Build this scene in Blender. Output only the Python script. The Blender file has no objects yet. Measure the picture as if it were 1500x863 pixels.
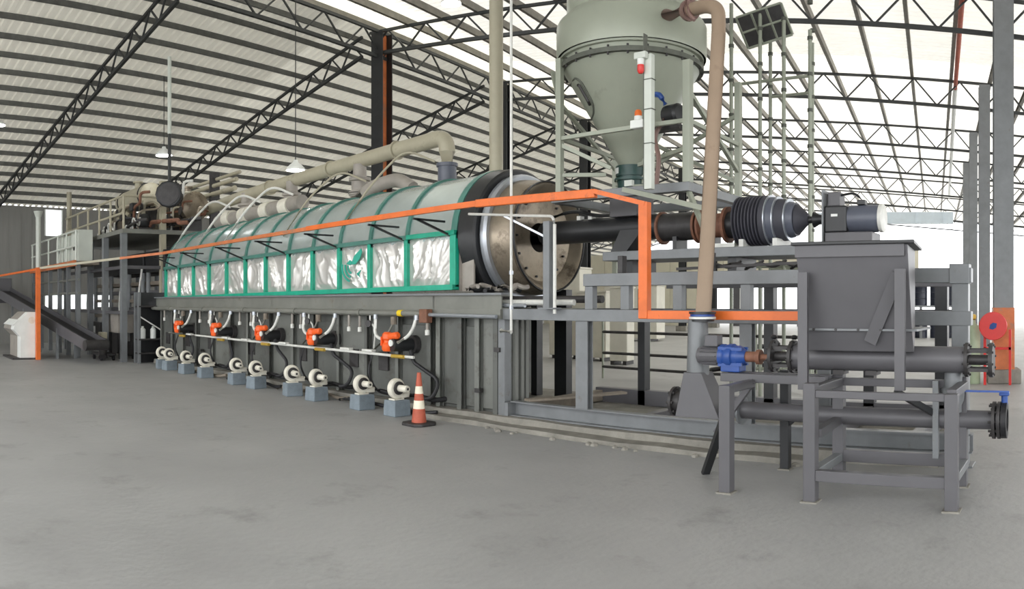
import bpy, math, random
from mathutils import Vector, Matrix, noise
random.seed(7)
PI = math.pi
scene = bpy.context.scene
col = scene.collection

# ---------------------------------------------------------------- camera, sky, sun, exposure
# The photograph is a cylindrical (swept) panorama: 1120 px per radian, horizon on row 442.
FPX, CX, HOR = 1120.0, 1570.0, 442.0
HEAD = (750.0 - CX) / FPX                      # heading of the picture centre, clockwise from +Y
cam = bpy.data.cameras.new('camera')
cam.type = 'PANO'
cam.panorama_type = 'CENTRAL_CYLINDRICAL'
cam.central_cylindrical_range_u_min = -750.0 / FPX
cam.central_cylindrical_range_u_max = 750.0 / FPX
cam.central_cylindrical_range_v_min = -(863.0 - HOR) / FPX
cam.central_cylindrical_range_v_max = HOR / FPX
cam.central_cylindrical_radius = 1.0
cam.clip_end = 1000
cam_ob = bpy.data.objects.new('camera', cam)
cam_ob.location = (0, 0, 1.65)
cam_ob.rotation_euler = (PI / 2, 0, -HEAD)
col.objects.link(cam_ob)
scene.camera = cam_ob

world = bpy.data.worlds.new('sky')
scene.world = world
world.use_nodes = True
bg = world.node_tree.nodes['Background']
bg.inputs['Color'].default_value = (0.97, 0.985, 1.0, 1)
bg.inputs['Strength'].default_value = 2.2

sun = bpy.data.lights.new('sun', 'SUN')
sun.energy = 4.0
sun.angle = math.radians(6)
sun.color = (1, 0.96, 0.9)
sun_ob = bpy.data.objects.new('sun', sun)
sun_ob.rotation_euler = Vector((0.55, 0.35, 1.0)).to_track_quat('Z', 'Y').to_euler()
col.objects.link(sun_ob)

vs = scene.view_settings
vs.view_transform = 'Standard'
vs.look = 'None'
vs.exposure = 0.9
vs.gamma = 1.0
vs.use_curve_mapping = False

# ---------------------------------------------------------------- materials
def lin(h):
    h = h.lstrip('#')
    out = []
    for i in (0, 2, 4):
        c = int(h[i:i + 2], 16) / 255
        out.append(c / 12.92 if c <= 0.04045 else ((c + 0.055) / 1.055) ** 2.4)
    return out

def mat(name, hx, rough=0.5, metal=0.0, var=0.12, scale=3.0, bump=0.0, bscale=40.0, hx2=None, trans=0.0,
        emit=0.0, stretch=(1, 1, 1), dirt=None, spec=0.5):
    m = bpy.data.materials.new(name)
    m.use_nodes = True
    nt = m.node_tree
    N, L = nt.nodes, nt.links
    b = N['Principled BSDF']
    out = N['Material Output']
    c = lin(hx)
    c2 = lin(hx2) if hx2 else [x * (1 - var) for x in c]
    c1 = c if hx2 else [min(1, x * (1 + var)) for x in c]
    tc = N.new('ShaderNodeTexCoord')
    mp = N.new('ShaderNodeMapping')
    mp.inputs['Scale'].default_value = stretch
    L.new(tc.outputs['Object'], mp.inputs['Vector'])
    nz = N.new('ShaderNodeTexNoise')
    nz.inputs['Scale'].default_value = scale
    nz.inputs['Detail'].default_value = 6
    nz.inputs['Roughness'].default_value = 0.6
    L.new(mp.outputs['Vector'], nz.inputs['Vector'])
    rp = N.new('ShaderNodeValToRGB')
    rp.color_ramp.elements[0].position = 0.32
    rp.color_ramp.elements[1].position = 0.68
    rp.color_ramp.elements[0].color = (*c2, 1)
    rp.color_ramp.elements[1].color = (*c1, 1)
    L.new(nz.outputs['Fac'], rp.inputs['Fac'])
    colout = rp.outputs['Color']
    if dirt:
        n2 = N.new('ShaderNodeTexNoise')
        n2.inputs['Scale'].default_value = dirt[1]
        n2.inputs['Detail'].default_value = 8
        n2.inputs['Roughness'].default_value = 0.7
        L.new(tc.outputs['Object'], n2.inputs['Vector'])
        r2 = N.new('ShaderNodeValToRGB')
        r2.color_ramp.elements[0].position = dirt[2]
        r2.color_ramp.elements[1].position = dirt[2] + 0.14
        L.new(n2.outputs['Fac'], r2.inputs['Fac'])
        mx = N.new('ShaderNodeMix')
        mx.data_type = 'RGBA'
        L.new(r2.outputs['Color'], mx.inputs['Factor'])
        L.new(colout, mx.inputs['A'])
        mx.inputs['B'].default_value = (*lin(dirt[0]), 1)
        colout = mx.outputs['Result']
    L.new(colout, b.inputs['Base Color'])
    b.inputs['Roughness'].default_value = rough
    b.inputs['Metallic'].default_value = metal
    b.inputs['Specular IOR Level'].default_value = spec
    if emit:
        b.inputs['Emission Color'].default_value = (*c, 1)
        b.inputs['Emission Strength'].default_value = emit
    if bump:
        nb = N.new('ShaderNodeTexNoise')
        nb.inputs['Scale'].default_value = bscale
        nb.inputs['Detail'].default_value = 5
        L.new(tc.outputs['Object'], nb.inputs['Vector'])
        bp = N.new('ShaderNodeBump')
        bp.inputs['Strength'].default_value = bump
        bp.inputs['Distance'].default_value = 0.02
        L.new(nb.outputs['Fac'], bp.inputs['Height'])
        L.new(bp.outputs['Normal'], b.inputs['Normal'])
    if trans:
        tr = N.new('ShaderNodeBsdfTranslucent')
        L.new(colout, tr.inputs['Color'])
        ms = N.new('ShaderNodeMixShader')
        ms.inputs['Fac'].default_value = trans
        L.new(b.outputs['BSDF'], ms.inputs[1])
        L.new(tr.outputs['BSDF'], ms.inputs[2])
        L.new(ms.outputs['Shader'], out.inputs['Surface'])
    return m

M = {}
M['concrete_floor'] = mat('concrete_floor', '#9a9a99', 0.55, var=0.10, scale=0.55, bump=0.25, bscale=14, dirt=('#898987', 1.6, 0.56))
M['concrete'] = mat('concrete', '#85827a', 0.85, var=0.22, scale=4, bump=0.5, bscale=22)
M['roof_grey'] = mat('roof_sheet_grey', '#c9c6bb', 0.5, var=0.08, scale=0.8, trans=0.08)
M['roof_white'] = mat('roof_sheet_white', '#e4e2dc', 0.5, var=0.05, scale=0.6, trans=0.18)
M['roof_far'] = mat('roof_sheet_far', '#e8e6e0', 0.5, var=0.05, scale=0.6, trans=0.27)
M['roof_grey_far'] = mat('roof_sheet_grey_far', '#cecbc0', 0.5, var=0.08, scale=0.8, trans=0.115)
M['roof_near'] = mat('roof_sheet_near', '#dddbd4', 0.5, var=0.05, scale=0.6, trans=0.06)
M['skylight'] = mat('skylight_sheet', '#e8e6da', 0.4, var=0.04, scale=0.8, trans=0.25)
M['truss'] = mat('truss_black_paint', '#2e3030', 0.55, var=0.2, scale=5)
M['purlin'] = mat('purlin_grey', '#5c5c58', 0.55, var=0.2, scale=5)
M['purlin_light'] = mat('purlin_galvanised', '#77736a', 0.5, metal=0.2, var=0.2, scale=4)
M['wall_grey'] = mat('wall_sheet', '#8b8a86', 0.7, var=0.08, scale=1.5, stretch=(3, 3, 0.3))
M['wall_beige'] = mat('wall_beige', '#dcd8c9', 0.7, var=0.05, scale=1, trans=0.35)
M['steel_grey'] = mat('machine_grey', '#76797b', 0.42, metal=0.1, var=0.12, scale=3, dirt=('#66605a', 5, 0.62))
M['steel_dark'] = mat('charcoal_grey', '#5b5a5d', 0.42, metal=0.05, var=0.07, scale=2, spec=0.4)
M['chamber'] = mat('furnace_grey', '#5d5f5b', 0.5, metal=0.1, var=0.16, scale=2.2, stretch=(1, 1, 0.35), dirt=('#48443e', 2.5, 0.55))
M['chamber2'] = mat('furnace_blue_grey', '#72746f', 0.5, metal=0.1, var=0.14, scale=2.2, stretch=(1, 1, 0.35), dirt=('#54504a', 3, 0.57))
M['ledge'] = mat('ledge_grey', '#7a7b74', 0.5, metal=0.15, var=0.14, scale=2, dirt=('#6b6154', 4, 0.6))
M['black'] = mat('black_paint', '#232426', 0.4, var=0.2, scale=5)
M['dark_iron'] = mat('dark_iron', '#3a3838', 0.5, metal=0.2, var=0.25, scale=8)
M['green'] = mat('green_paint', '#18a183', 0.4, var=0.13, scale=5, dirt=('#0f7d68', 4, 0.6))
M['green_dull'] = mat('green_grey_paint', '#4c7f74', 0.4, var=0.15, scale=4)
M['hood'] = mat('kiln_hood_sheet', '#c3cecd', 0.26, metal=0.6, var=0.07, scale=1.5)
M['foil'] = mat('silver_foil', '#d3d1cc', 0.36, metal=0.5, var=0.05, scale=3, bump=0.12, bscale=14)
M['emblem'] = mat('emblem_green', '#2aa08a', 0.5, var=0.1)
M['stainless'] = mat('stained_steel', '#8f8474', 0.34, metal=0.6, var=0.25, scale=2.2, dirt=('#5a4f44', 2.6, 0.52))
M['bright_steel'] = mat('bright_steel', '#b4b9c0', 0.3, metal=0.7, var=0.1)
M['orange'] = mat('orange_paint', '#de6c28', 0.42, var=0.12, scale=4, dirt=('#a9552c', 4, 0.57))
M['orange_faded'] = mat('orange_faded', '#c57040', 0.5, var=0.16, scale=4, dirt=('#94755f', 3, 0.52))
M['orange_valve'] = mat('orange_valve', '#f06325', 0.35, var=0.08)
M['white_pipe'] = mat('white_pipe', '#d8d8d2', 0.4, var=0.12, scale=6, dirt=('#a7a296', 6, 0.6))
M['white'] = mat('white_paint', '#e4e6e2', 0.45, var=0.05)
M['cream'] = mat('cream_casting', '#ddd9cb', 0.5, var=0.10, scale=10)
M['brass'] = mat('brass', '#c9a84a', 0.4, metal=0.4, var=0.1)
M['yellow'] = mat('yellow_paint', '#e8c81e', 0.5, var=0.05)
M['block'] = mat('blue_grey_block', '#78838b', 0.7, var=0.12, scale=8, bump=0.3)
M['silo'] = mat('silo_paint', '#989d8e', 0.38, metal=0.1, var=0.06, scale=1.2, dirt=('#7f8374', 1.8, 0.60))
M['silo_dark'] = mat('silo_flange', '#55584f', 0.6, var=0.2, scale=8)
M['silo_light'] = mat('silo_light', '#c9cec5', 0.4, var=0.05)
M['teal_dark'] = mat('dark_teal', '#1e3f3a', 0.4, var=0.15)
M['tan_pipe'] = mat('tan_pipe', '#97836f', 0.5, var=0.08, scale=2, dirt=('#826d5c', 2, 0.6))
M['brown_pipe'] = mat('brown_pipe', '#7c6159', 0.5, var=0.10)
M['duct'] = mat('cream_duct', '#aaa48f', 0.5, var=0.10, scale=2, dirt=('#8e8878', 2, 0.58))
M['duct_grey'] = mat('duct_grey', '#98928a', 0.5, var=0.14, scale=3)
M['blue'] = mat('blue_casting', '#27498d', 0.35, var=0.12, scale=8)
M['blue_light'] = mat('pale_blue_paint', '#d2dee6', 0.5, var=0.05)
M['red'] = mat('red_paint', '#d8332f', 0.35, var=0.08)
M['rust'] = mat('rust', '#7a5340', 0.7, var=0.25, scale=12)
M['rubber'] = mat('black_rubber', '#1d1d20', 0.55, var=0.2)
M['bellows'] = mat('bellows_fabric', '#3e3e46', 0.6, var=0.12, scale=6)
M['motor'] = mat('motor_slate', '#565a66', 0.4, var=0.1)
M['cone_red'] = mat('cone_red', '#b0563f', 0.6, var=0.15, scale=8)
M['cone_white'] = mat('cone_band', '#e9e2cc', 0.5, var=0.08)
M['lamp'] = mat('lamp_glow', '#ffffff', 0.5, emit=14.0, var=0)
M['bright_white'] = mat('white_sheeting', '#f3f3f0', 0.6, var=0.02, trans=0.6)
M['drum_blue'] = mat('drum_blue_black', '#2b2f3c', 0.35, var=0.15)
M['glass'] = mat('window_sheet', '#f4f6f6', 0.4, var=0.0, trans=0.85)
M['beige_box'] = mat('beige_box', '#cfccbf', 0.6, var=0.06)
M['dust'] = mat('dusty_brown', '#7d7468', 0.8, var=0.2, scale=6)

# ---------------------------------------------------------------- mesh helpers
class MB:
    def __init__(s):
        s.v, s.f = [], []
    def add(s, vs_, fs):
        o = len(s.v)
        s.v += [tuple(p) for p in vs_]
        s.f += [tuple(i + o for i in f) for f in fs]
        return s
    def box(s, x0, x1, y0, y1, z0, z1):
        return s.add([(x0, y0, z0), (x1, y0, z0), (x1, y1, z0), (x0, y1, z0), (x0, y0, z1), (x1, y0, z1), (x1, y1, z1), (x0, y1, z1)],
                     [(0, 3, 2, 1), (4, 5, 6, 7), (0, 1, 5, 4), (1, 2, 6, 5), (2, 3, 7, 6), (3, 0, 4, 7)])
    def hexa(s, b, t):      # four bottom points, four top points
        return s.add(list(b) + list(t), [(0, 3, 2, 1), (4, 5, 6, 7), (0, 1, 5, 4), (1, 2, 6, 5), (2, 3, 7, 6), (3, 0, 4, 7)])
    @staticmethod
    def frame(d, up=Vector((0, 0, 1))):
        d = d.normalized()
        if abs(d.dot(up)) > 0.999:
            up = Vector((0, 1, 0))
        x = d.cross(up).normalized()
        return x, x.cross(d).normalized()
    def bar(s, p0, p1, w, h, up=Vector((0, 0, 1))):
        p0, p1 = Vector(p0), Vector(p1)
        x, y = s.frame(p1 - p0, up)
        q = [x * a * w / 2 + y * b * h / 2 for a, b in ((-1, -1), (1, -1), (1, 1), (-1, 1))]
        return s.hexa([p0 + k for k in q], [p1 + k for k in q])
    def ibeam(s, p0, p1, w, h, t, up=Vector((0, 0, 1))):
        p0, p1 = Vector(p0), Vector(p1)
        x, y = s.frame(p1 - p0, up)
        off = y * (h - t) / 2
        s.bar(p0 + off, p1 + off, w, t, up)
        s.bar(p0 - off, p1 - off, w, t, up)
        return s.bar(p0, p1, t, h - 2 * t, up)
    def channel(s, p0, p1, w, h, t, side=1, up=Vector((0, 0, 1))):
        p0, p1 = Vector(p0), Vector(p1)
        x, y = s.frame(p1 - p0, up)
        off = y * (h - t) / 2
        s.bar(p0 + off, p1 + off, w, t, up)
        s.bar(p0 - off, p1 - off, w, t, up)
        e = x * side * (w - t) / 2
        return s.bar(p0 + e, p1 + e, t, h - 2 * t, up)
    def cyl(s, p0, p1, r0, r1=None, n=16, caps=True):
        r1 = r0 if r1 is None else r1
        p0, p1 = Vector(p0), Vector(p1)
        x, y = s.frame(p1 - p0)
        v = []
        for p, r in ((p0, r0), (p1, r1)):
            for i in range(n):
                a = 2 * PI * i / n
                v.append(p + x * math.cos(a) * r + y * math.sin(a) * r)
        f = [(i, (i + 1) % n, n + (i + 1) % n, n + i) for i in range(n)]
        if caps:
            f += [tuple(range(n))[::-1], tuple(range(n, 2 * n))]
        return s.add(v, f)
    def lathe(s, origin, d, prof, n=32, a0=0.0, a1=2 * PI):   # prof: (distance along d, radius)
        o, d = Vector(origin), Vector(d).normalized()
        x, y = s.frame(d)
        full = abs(a1 - a0 - 2 * PI) < 1e-6
        m = n if full else n + 1
        v = []
        for t, r in prof:
            for i in range(m):
                a = a0 + (a1 - a0) * i / n
                v.append(o + d * t + x * math.cos(a) * r + y * math.sin(a) * r)
        f = []
        for k in range(len(prof) - 1):
            for i in range(n):
                j = (i + 1) % m
                f.append((k * m + i, k * m + j, (k + 1) * m + j, (k + 1) * m + i))
        return s.add(v, f)
    def tube(s, pts, r, n=10):
        pts = [Vector(p) for p in pts]
        prev = None
        v = []
        for i, p in enumerate(pts):
            d = (pts[min(i + 1, len(pts) - 1)] - pts[max(i - 1, 0)]).normalized()
            if prev is None:
                x, y = s.frame(d)
            else:
                x = (prev - d * prev.dot(d)).normalized()
                y = d.cross(x)
            prev = x
            rr = r[i] if isinstance(r, (list, tuple)) else r
            for k in range(n):
                a = 2 * PI * k / n
                v.append(p + x * math.cos(a) * rr + y * math.sin(a) * rr)
        f = []
        for i in range(len(pts) - 1):
            for k in range(n):
                j = (k + 1) % n
                f.append((i * n + k, i * n + j, (i + 1) * n + j, (i + 1) * n + k))
        f += [tuple(range(n))[::-1], tuple(range((len(pts) - 1) * n, len(pts) * n))]
        return s.add(v, f)
    def prism(s, poly, axis, a, b):    # polygon in the two other axes, extruded along axis
        def p3(u, w, t):
            return (t, u, w) if axis == 'x' else (u, t, w) if axis == 'y' else (u, w, t)
        n = len(poly)
        v = [p3(u, w, a) for u, w in poly] + [p3(u, w, b) for u, w in poly]
        f = [tuple(range(n))[::-1], tuple(range(n, 2 * n))] + [(i, (i + 1) % n, n + (i + 1) % n, n + i) for i in range(n)]
        return s.add(v, f)
    def build(s, name, m, parent=None, smooth=True, bevel=0.0):
        off = Vector((0, 0, 0))
        p = parent
        while p is not None:
            off += p.location
            p = p.parent
        me = bpy.data.meshes.new(name)
        me.from_pydata([(a - off.x, b - off.y, c - off.z) for a, b, c in s.v], [], s.f)
        import bmesh
        bm = bmesh.new()
        bm.from_mesh(me)
        bmesh.ops.recalc_face_normals(bm, faces=bm.faces)
        bm.to_mesh(me)
        bm.free()
        me.materials.append(M[m] if isinstance(m, str) else m)
        if smooth:
            me.shade_smooth()
            me.set_sharp_from_angle(angle=math.radians(35))
        o = bpy.data.objects.new(name, me)
        col.objects.link(o)
        if parent is not None:
            o.parent = parent
        if bevel:
            b = o.modifiers.new('edge', 'BEVEL')
            b.width = bevel
            b.segments = 2
            b.limit_method = 'ANGLE'
        return o

def bez(pts, n=6):        # round the corners of a polyline
    pts = [Vector(p) for p in pts]
    out = [pts[0]]
    for i in range(1, len(pts) - 1):
        a, b, c = pts[i - 1], pts[i], pts[i + 1]
        ra = min((a - b).length, (c - b).length) * 0.45
        p, q = b + (a - b).normalized() * ra, b + (c - b).normalized() * ra
        for k in range(n + 1):
            t = k / n
            out.append(p * (1 - t) ** 2 + b * 2 * t * (1 - t) + q * t * t)
    out.append(pts[-1])
    return out

def tag(o, label, cat, group=None, kind=None):
    o['label'] = label
    o['category'] = cat
    if group:
        o['group'] = group
    if kind:
        o['kind'] = kind
    return o

def thing(name, label, cat, loc=(0, 0, 0), group=None, kind=None, rz=0.0):
    o = bpy.data.objects.new(name, None)
    o.empty_display_size = 0.1
    o.location = loc
    o.rotation_euler = (0, 0, rz)
    col.objects.link(o)
    return tag(o, label, cat, group, kind)

def copy_tree(o, parent=None):
    c = o.copy()
    col.objects.link(c)
    if parent is not None:
        c.parent = parent
    for ch in [x for x in o.children]:
        copy_tree(ch, c)
    return c

def dup(part, parent, dloc=(0, 0, 0)):      # another like piece sharing mesh data
    c = part.copy()
    col.objects.link(c)
    c.parent = parent
    c.location = Vector(part.location) + Vector(dloc)
    return c

# ================================================================ THE BUILDING
# local axes of the hall: a to the right, b away, turned 10.3 degrees against the machine line
RZ = 0.18
def hall(a, b, z=0.0):
    return (a * math.cos(RZ) - b * math.sin(RZ), a * math.sin(RZ) + b * math.cos(RZ), z)
RIDGE_A, RIDGE_Z = -14.6, 9.40
WALL_A, WALL_Z = -28.2, 5.45
RIGHT_A = 17.0
SLOPE_L = (RIDGE_Z - WALL_Z) / (RIDGE_A - WALL_A)
SLOPE_R = 0.078
def roof_z(a):
    return RIDGE_Z - SLOPE_L * (RIDGE_A - a) if a < RIDGE_A else RIDGE_Z - SLOPE_R * (a - RIDGE_A)
B0, B1 = -6.0, 62.0
BAYS = [9.7 + 6.2 * k for k in range(9)]

mb = MB().box(-120, 120, -60, 140, -0.3, 0.0)
tag(mb.build('floor', 'concrete_floor', smooth=False), 'smooth grey dusty concrete floor of the hall', 'floor', kind='structure')

ceiling = thing('ceiling', 'pitched roof of corrugated metal sheets on long purlins', 'ceiling', kind='structure', rz=RZ)
def sheet(a0, a1, width, pitch, depth):
    m = MB()
    n = int(round(width / pitch))
    cols_ = []
    for i in range(n):
        y = i * pitch
        cols_ += [(y, 0), (y + pitch * 0.38, 0), (y + pitch * 0.5, depth), (y + pitch * 0.88, depth)]
    cols_.append((n * pitch, 0))
    v = []
    for y, dz in cols_:
        v += [(a0, y, roof_z(a0) + dz), (a1, y, roof_z(a1) + dz)]
    f = [(2 * i, 2 * i + 1, 2 * i + 3, 2 * i + 2) for i in range(len(cols_) - 1)]
    return m.add(v, f)
SW = 1.0
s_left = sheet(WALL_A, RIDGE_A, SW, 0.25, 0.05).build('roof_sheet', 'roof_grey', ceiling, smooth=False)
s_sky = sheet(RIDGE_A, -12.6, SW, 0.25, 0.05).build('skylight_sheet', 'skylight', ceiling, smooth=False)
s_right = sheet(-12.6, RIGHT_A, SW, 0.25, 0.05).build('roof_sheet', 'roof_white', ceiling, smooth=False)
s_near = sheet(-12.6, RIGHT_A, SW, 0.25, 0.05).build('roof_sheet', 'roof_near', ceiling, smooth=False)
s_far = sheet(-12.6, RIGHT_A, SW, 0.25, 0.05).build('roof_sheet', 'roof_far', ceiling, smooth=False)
NEAR = 19       # translucency stepped to shape the light: unseen near sheets nearly opaque, far ones brighter
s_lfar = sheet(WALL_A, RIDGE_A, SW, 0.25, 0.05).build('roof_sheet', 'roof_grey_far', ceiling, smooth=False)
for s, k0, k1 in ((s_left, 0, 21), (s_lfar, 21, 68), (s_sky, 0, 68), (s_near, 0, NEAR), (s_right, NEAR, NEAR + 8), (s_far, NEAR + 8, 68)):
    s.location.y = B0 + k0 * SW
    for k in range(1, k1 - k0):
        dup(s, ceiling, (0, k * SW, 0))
def purlin(a, m, w=0.06, h=0.14):
    z = roof_z(a) - h / 2 - 0.005
    return MB().channel((a, B0, z), (a, B1, z), w, h, 0.012).build('purlin', m, ceiling, smooth=False)
a = RIDGE_A - 0.45
while a > WALL_A:
    purlin(a, 'purlin')
    a -= 0.74
a = RIDGE_A + 0.4
while a < RIGHT_A:
    purlin(a, 'purlin_light', 0.09, 0.18)
    a += 1.13

# trusses across the hall
def truss_side(root, a0, a1, depth0, depth1, step, single):
    n = max(2, int(round(abs(a1 - a0) / step)))
    def top(a): return Vector((a, 0, roof_z(a) - 0.20))
    def bot(a):
        t = (a - a0) / (a1 - a0)
        return Vector((a, 0, roof_z(a) - 0.20 - depth0 - (depth1 - depth0) * t))
    up = Vector((0, 1, 0))
    MB().bar(top(a0), top(a1), 0.07, 0.07).build('top_chord', 'truss', root, smooth=False)
    MB().bar(bot(a0), bot(a1), 0.085, 0.085).build('bottom_chord', 'truss', root, smooth=False)
    webs = []
    for i in range(n):
        x0, x1 = a0 + (a1 - a0) * i / n, a0 + (a1 - a0) * (i + 1) / n
        xm = (x0 + x1) / 2
        webs += [(bot(x0), top(xm)), (top(xm), bot(x1))]
    if single:
        for p, q in webs:
            MB().bar(p, q, 0.04, 0.04).build('web_member', 'truss', root, smooth=False)
    else:
        m = MB()
        for p, q in webs:
            m.bar(p, q, 0.045, 0.045)
        m.build('webbing', 'truss', root, smooth=False)['kind'] = 'stuff'
ordn = ['nearest', 'second', 'third', 'fourth', 'fifth', 'sixth', 'seventh', 'eighth', 'farthest']
for k, b in enumerate(BAYS):
    t = thing('roof_truss', f'black lattice roof truss spanning the hall, {ordn[k]} counted from the viewer', 'truss', hall(0, b, 0),
              'roof trusses', 'structure', RZ)
    t.location = (0, 0, 0)
    truss_side(t, RIDGE_A - 0.15, WALL_A + 0.3, 0.55, 0.45, 0.80 if k < 3 else 1.0, k < 3)
    truss_side(t, RIDGE_A + 0.15, 1.4, 0.60, 0.74, 1.28, k < 4)
    truss_side(t, 1.4, RIGHT_A - 0.3, 0.74, 0.74, 1.28, False)
    t.location = hall(0, b, 0)
# girder along the ridge
t = thing('ridge_girder', 'black lattice girder running lengthwise under the bright ridge skylight', 'girder', (0, 0, 0), None, 'structure', RZ)
za, zb = RIDGE_Z - 0.25, RIDGE_Z - 0.95
ga = RIDGE_A + 0.5
MB().bar((ga, B0, za), (ga, B1, za), 0.08, 0.08).build('top_chord', 'truss', t, smooth=False)
MB().bar((ga, B0, zb), (ga, B1, zb), 0.09, 0.09).build('bottom_chord', 'truss', t, smooth=False)
b = 4.0
while b < 40:
    MB().bar((ga, b, zb), (ga, b + 0.75, za), 0.04, 0.04).build('web_member', 'truss', t, smooth=False)
    MB().bar((ga, b + 0.75, za), (ga, b + 1.5, zb), 0.04, 0.04).build('web_member', 'truss', t, smooth=False)
    b += 1.5

# columns
def column(a, b, w, label, m='steel_grey', inner=None, z1=None, name='steel_column'):
    t = thing(name, label, 'column', hall(a, b, 0), 'hall columns', 'structure', RZ)
    z1 = z1 or roof_z(a) - 0.25
    o = t.location.copy()
    t.location = (0, 0, 0)
    MB().box(-w / 2, w / 2, -w / 2, -w / 2 + 0.025, 0.28, z1).build('flange', m, t, smooth=False)
    MB().box(-w / 2, w / 2, w / 2 - 0.025, w / 2, 0.28, z1).build('flange', m, t, smooth=False)
    MB().box(-0.012, 0.012, -w / 2 + 0.025, w / 2 - 0.025, 0.28, z1).build('web', inner or m, t, smooth=False)
    MB().box(-w * 0.85, w * 0.85, -w * 0.85, w * 0.85, 0, 0.28).build('footing', 'concrete', t, smooth=False, bevel=0.02)
    t.location = o
    return t
t = column(1.41, 15.6, 0.40, 'big grey steel column with orange painted foot behind the red hose reel', 'steel_grey')
o = t.location.copy()
t.location = (0, 0, 0)
for (x0, x1, y0, y1) in ((-0.215, 0.215, -0.215, -0.20), (-0.215, 0.215, 0.20, 0.215), (-0.215, -0.20, -0.20, 0.20), (0.20, 0.215, -0.20, 0.20)):
    MB().box(x0, x1, y0, y1, 0.28, 1.53).build('foot_sleeve', 'orange_faded', t, smooth=False)
t.location = o
column(1.45, 22.1, 0.32, 'grey steel column just behind the big one at the hose reel')
for k, b in enumerate(BAYS[3:5]):
    column(1.45, b, 0.30, f'far grey steel column of the aisle row, {ordn[k]} beyond the two near ones')
column(-14.1, 16.0, 0.42, 'tall black steel column with rusty orange web behind the kiln', 'black', 'orange_faded')
column(-13.9, 22.1, 0.40, 'black steel column half hidden behind the beige stack pipe', 'black')
for k, b in enumerate(BAYS[3:7]):
    column(-13.9, b, 0.36, f'far dark column under the ridge, {ordn[k]} behind the silo', 'black')
for k, b in enumerate((15.9, 22.1)):
    column(-24.6, b, 0.3, ['dark column under the low eave behind the left platform', 'farthest dark column under the low eave'][k], 'truss')

# left wall with its one bright window
wl = thing('wall_left', 'grey sheet metal wall under the low eave', 'wall', (0, 0, 0), None, 'structure', RZ)
wb0, wb1 = 12.15, 12.95
for (b0, b1, z0, z1) in ((B0, wb0, 0, WALL_Z), (wb0, wb1, 0, 1.35), (wb0, wb1, 1.95, 4.3), (wb0, wb1, 5.36, WALL_Z), (wb1, 15.3, 0, 1.35), (wb1, 15.3, 1.95, WALL_Z), (15.3, B1, 0, WALL_Z)):
    m = MB()
    n = max(1, int((b1 - b0) / 0.5))
    for i in range(n):
        y0, y1 = b0 + (b1 - b0) * i / n, b0 + (b1 - b0) * (i + 1) / n
        m.box(WALL_A - 0.05, WALL_A + (0.03 if i % 2 else 0.0), y0, y1, z0, z1)
    m.build('wall_sheet', 'wall_grey', wl, smooth=False)
w1 = thing('window_1', 'small bright window high in the grey wall above the platform', 'window', (0, 0, 0), None, 'structure', RZ)
MB().box(WALL_A - 0.04, WALL_A - 0.02, wb0, wb1, 4.3, 5.36).build('pane', 'glass', w1, smooth=False)
for y in (wb0, wb1 - 0.05):
    MB().box(WALL_A - 0.02, WALL_A + 0.05, y, y + 0.05, 4.3, 5.36).build('frame', 'white', w1, smooth=False)

w2 = thing('window_2', 'low bright glazing strip in the wall behind the press units', 'window', (0, 0, 0), None, 'structure', RZ)
for k in range(3):
    b0_ = 12.15 + 1.05 * k
    MB().box(WALL_A - 0.03, WALL_A - 0.01, b0_ + 0.04, b0_ + 1.01, 1.35, 1.95).build('pane', 'glass', w2, smooth=False)
    MB().box(WALL_A - 0.04, WALL_A + 0.03, b0_ - 0.03, b0_ + 0.04, 1.35, 1.95).build('mullion', 'white', w2, smooth=False)
# far gable: beige cladding with big openings, pale blue crane girder in front
wf = thing('wall_back', 'pale beige cladding of the far end wall', 'wall', (0, 0, 0), None, 'structure', RZ)
for (a0, a1, z0, z1) in ((-28, -15.5, 0, 5.0), (-15.5, -6, 2.8, 5.0), (-6, -1.0, 1.9, 5.0)):
    n = int((a1 - a0) / 1.2)
    for i in range(n):
        MB().box(a0 + (a1 - a0) * i / n + 0.01, a0 + (a1 - a0) * (i + 1) / n - 0.01, 50, 50.1 + 0.03 * (i % 2), z0, z1).build('wall_panel', 'wall_beige', wf, smooth=False)
t = thing('crane_girder', 'pale blue overhead girder crossing the far end of the hall', 'girder', (0, 0, 0), None, 'structure', RZ)
MB().box(-16, 1.0, 40.0, 40.35, 5.75, 6.35).build('beam', 'blue_light', t, smooth=False)
for i in range(12):
    x = -15.5 + i * 1.45
    MB().box(x, x + 0.05, 39.94, 40.0, 5.75, 6.35).build('stiffener', 'blue_light', t, smooth=False)

# hanging lamps
def lamp(x, y, z, label):
    ca = x * math.cos(RZ) + y * math.sin(RZ)
    t = thing('high_bay_lamp', label, 'lamp', (x, y, z), 'high bay lamps under the roof')
    MB().lathe((x, y, z), (0, 0, 1), [(0, 0.24), (0.05, 0.235), (0.13, 0.16), (0.20, 0.07), (0.26, 0.05), (0.26, 0.0)], 20).build('shade', 'white', t)
    MB().lathe((x, y, z), (0, 0, 1), [(0.012, 0.225), (0.012, 0.0)], 20).build('diffuser', 'lamp', t)
    MB().cyl((x, y, z + 0.26), (x, y, roof_z(ca) - 0.1), 0.012, n=6).build('suspension_rod', 'truss', t)
lamp(-13.06, 12.39, 8.66, 'glowing round lamp under the roof beside the beige stack pipe')
lamp(-20.4, 8.23, 5.85, 'small glowing lamp hanging beside the pole of the black fan')
lamp(-16.14, 10.02, 4.91, 'small glowing lamp hanging above the long exhaust duct')
lamp(-21.7, 3.62, 6.72, 'glowing lamp at the left edge under the grey roof')

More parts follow.
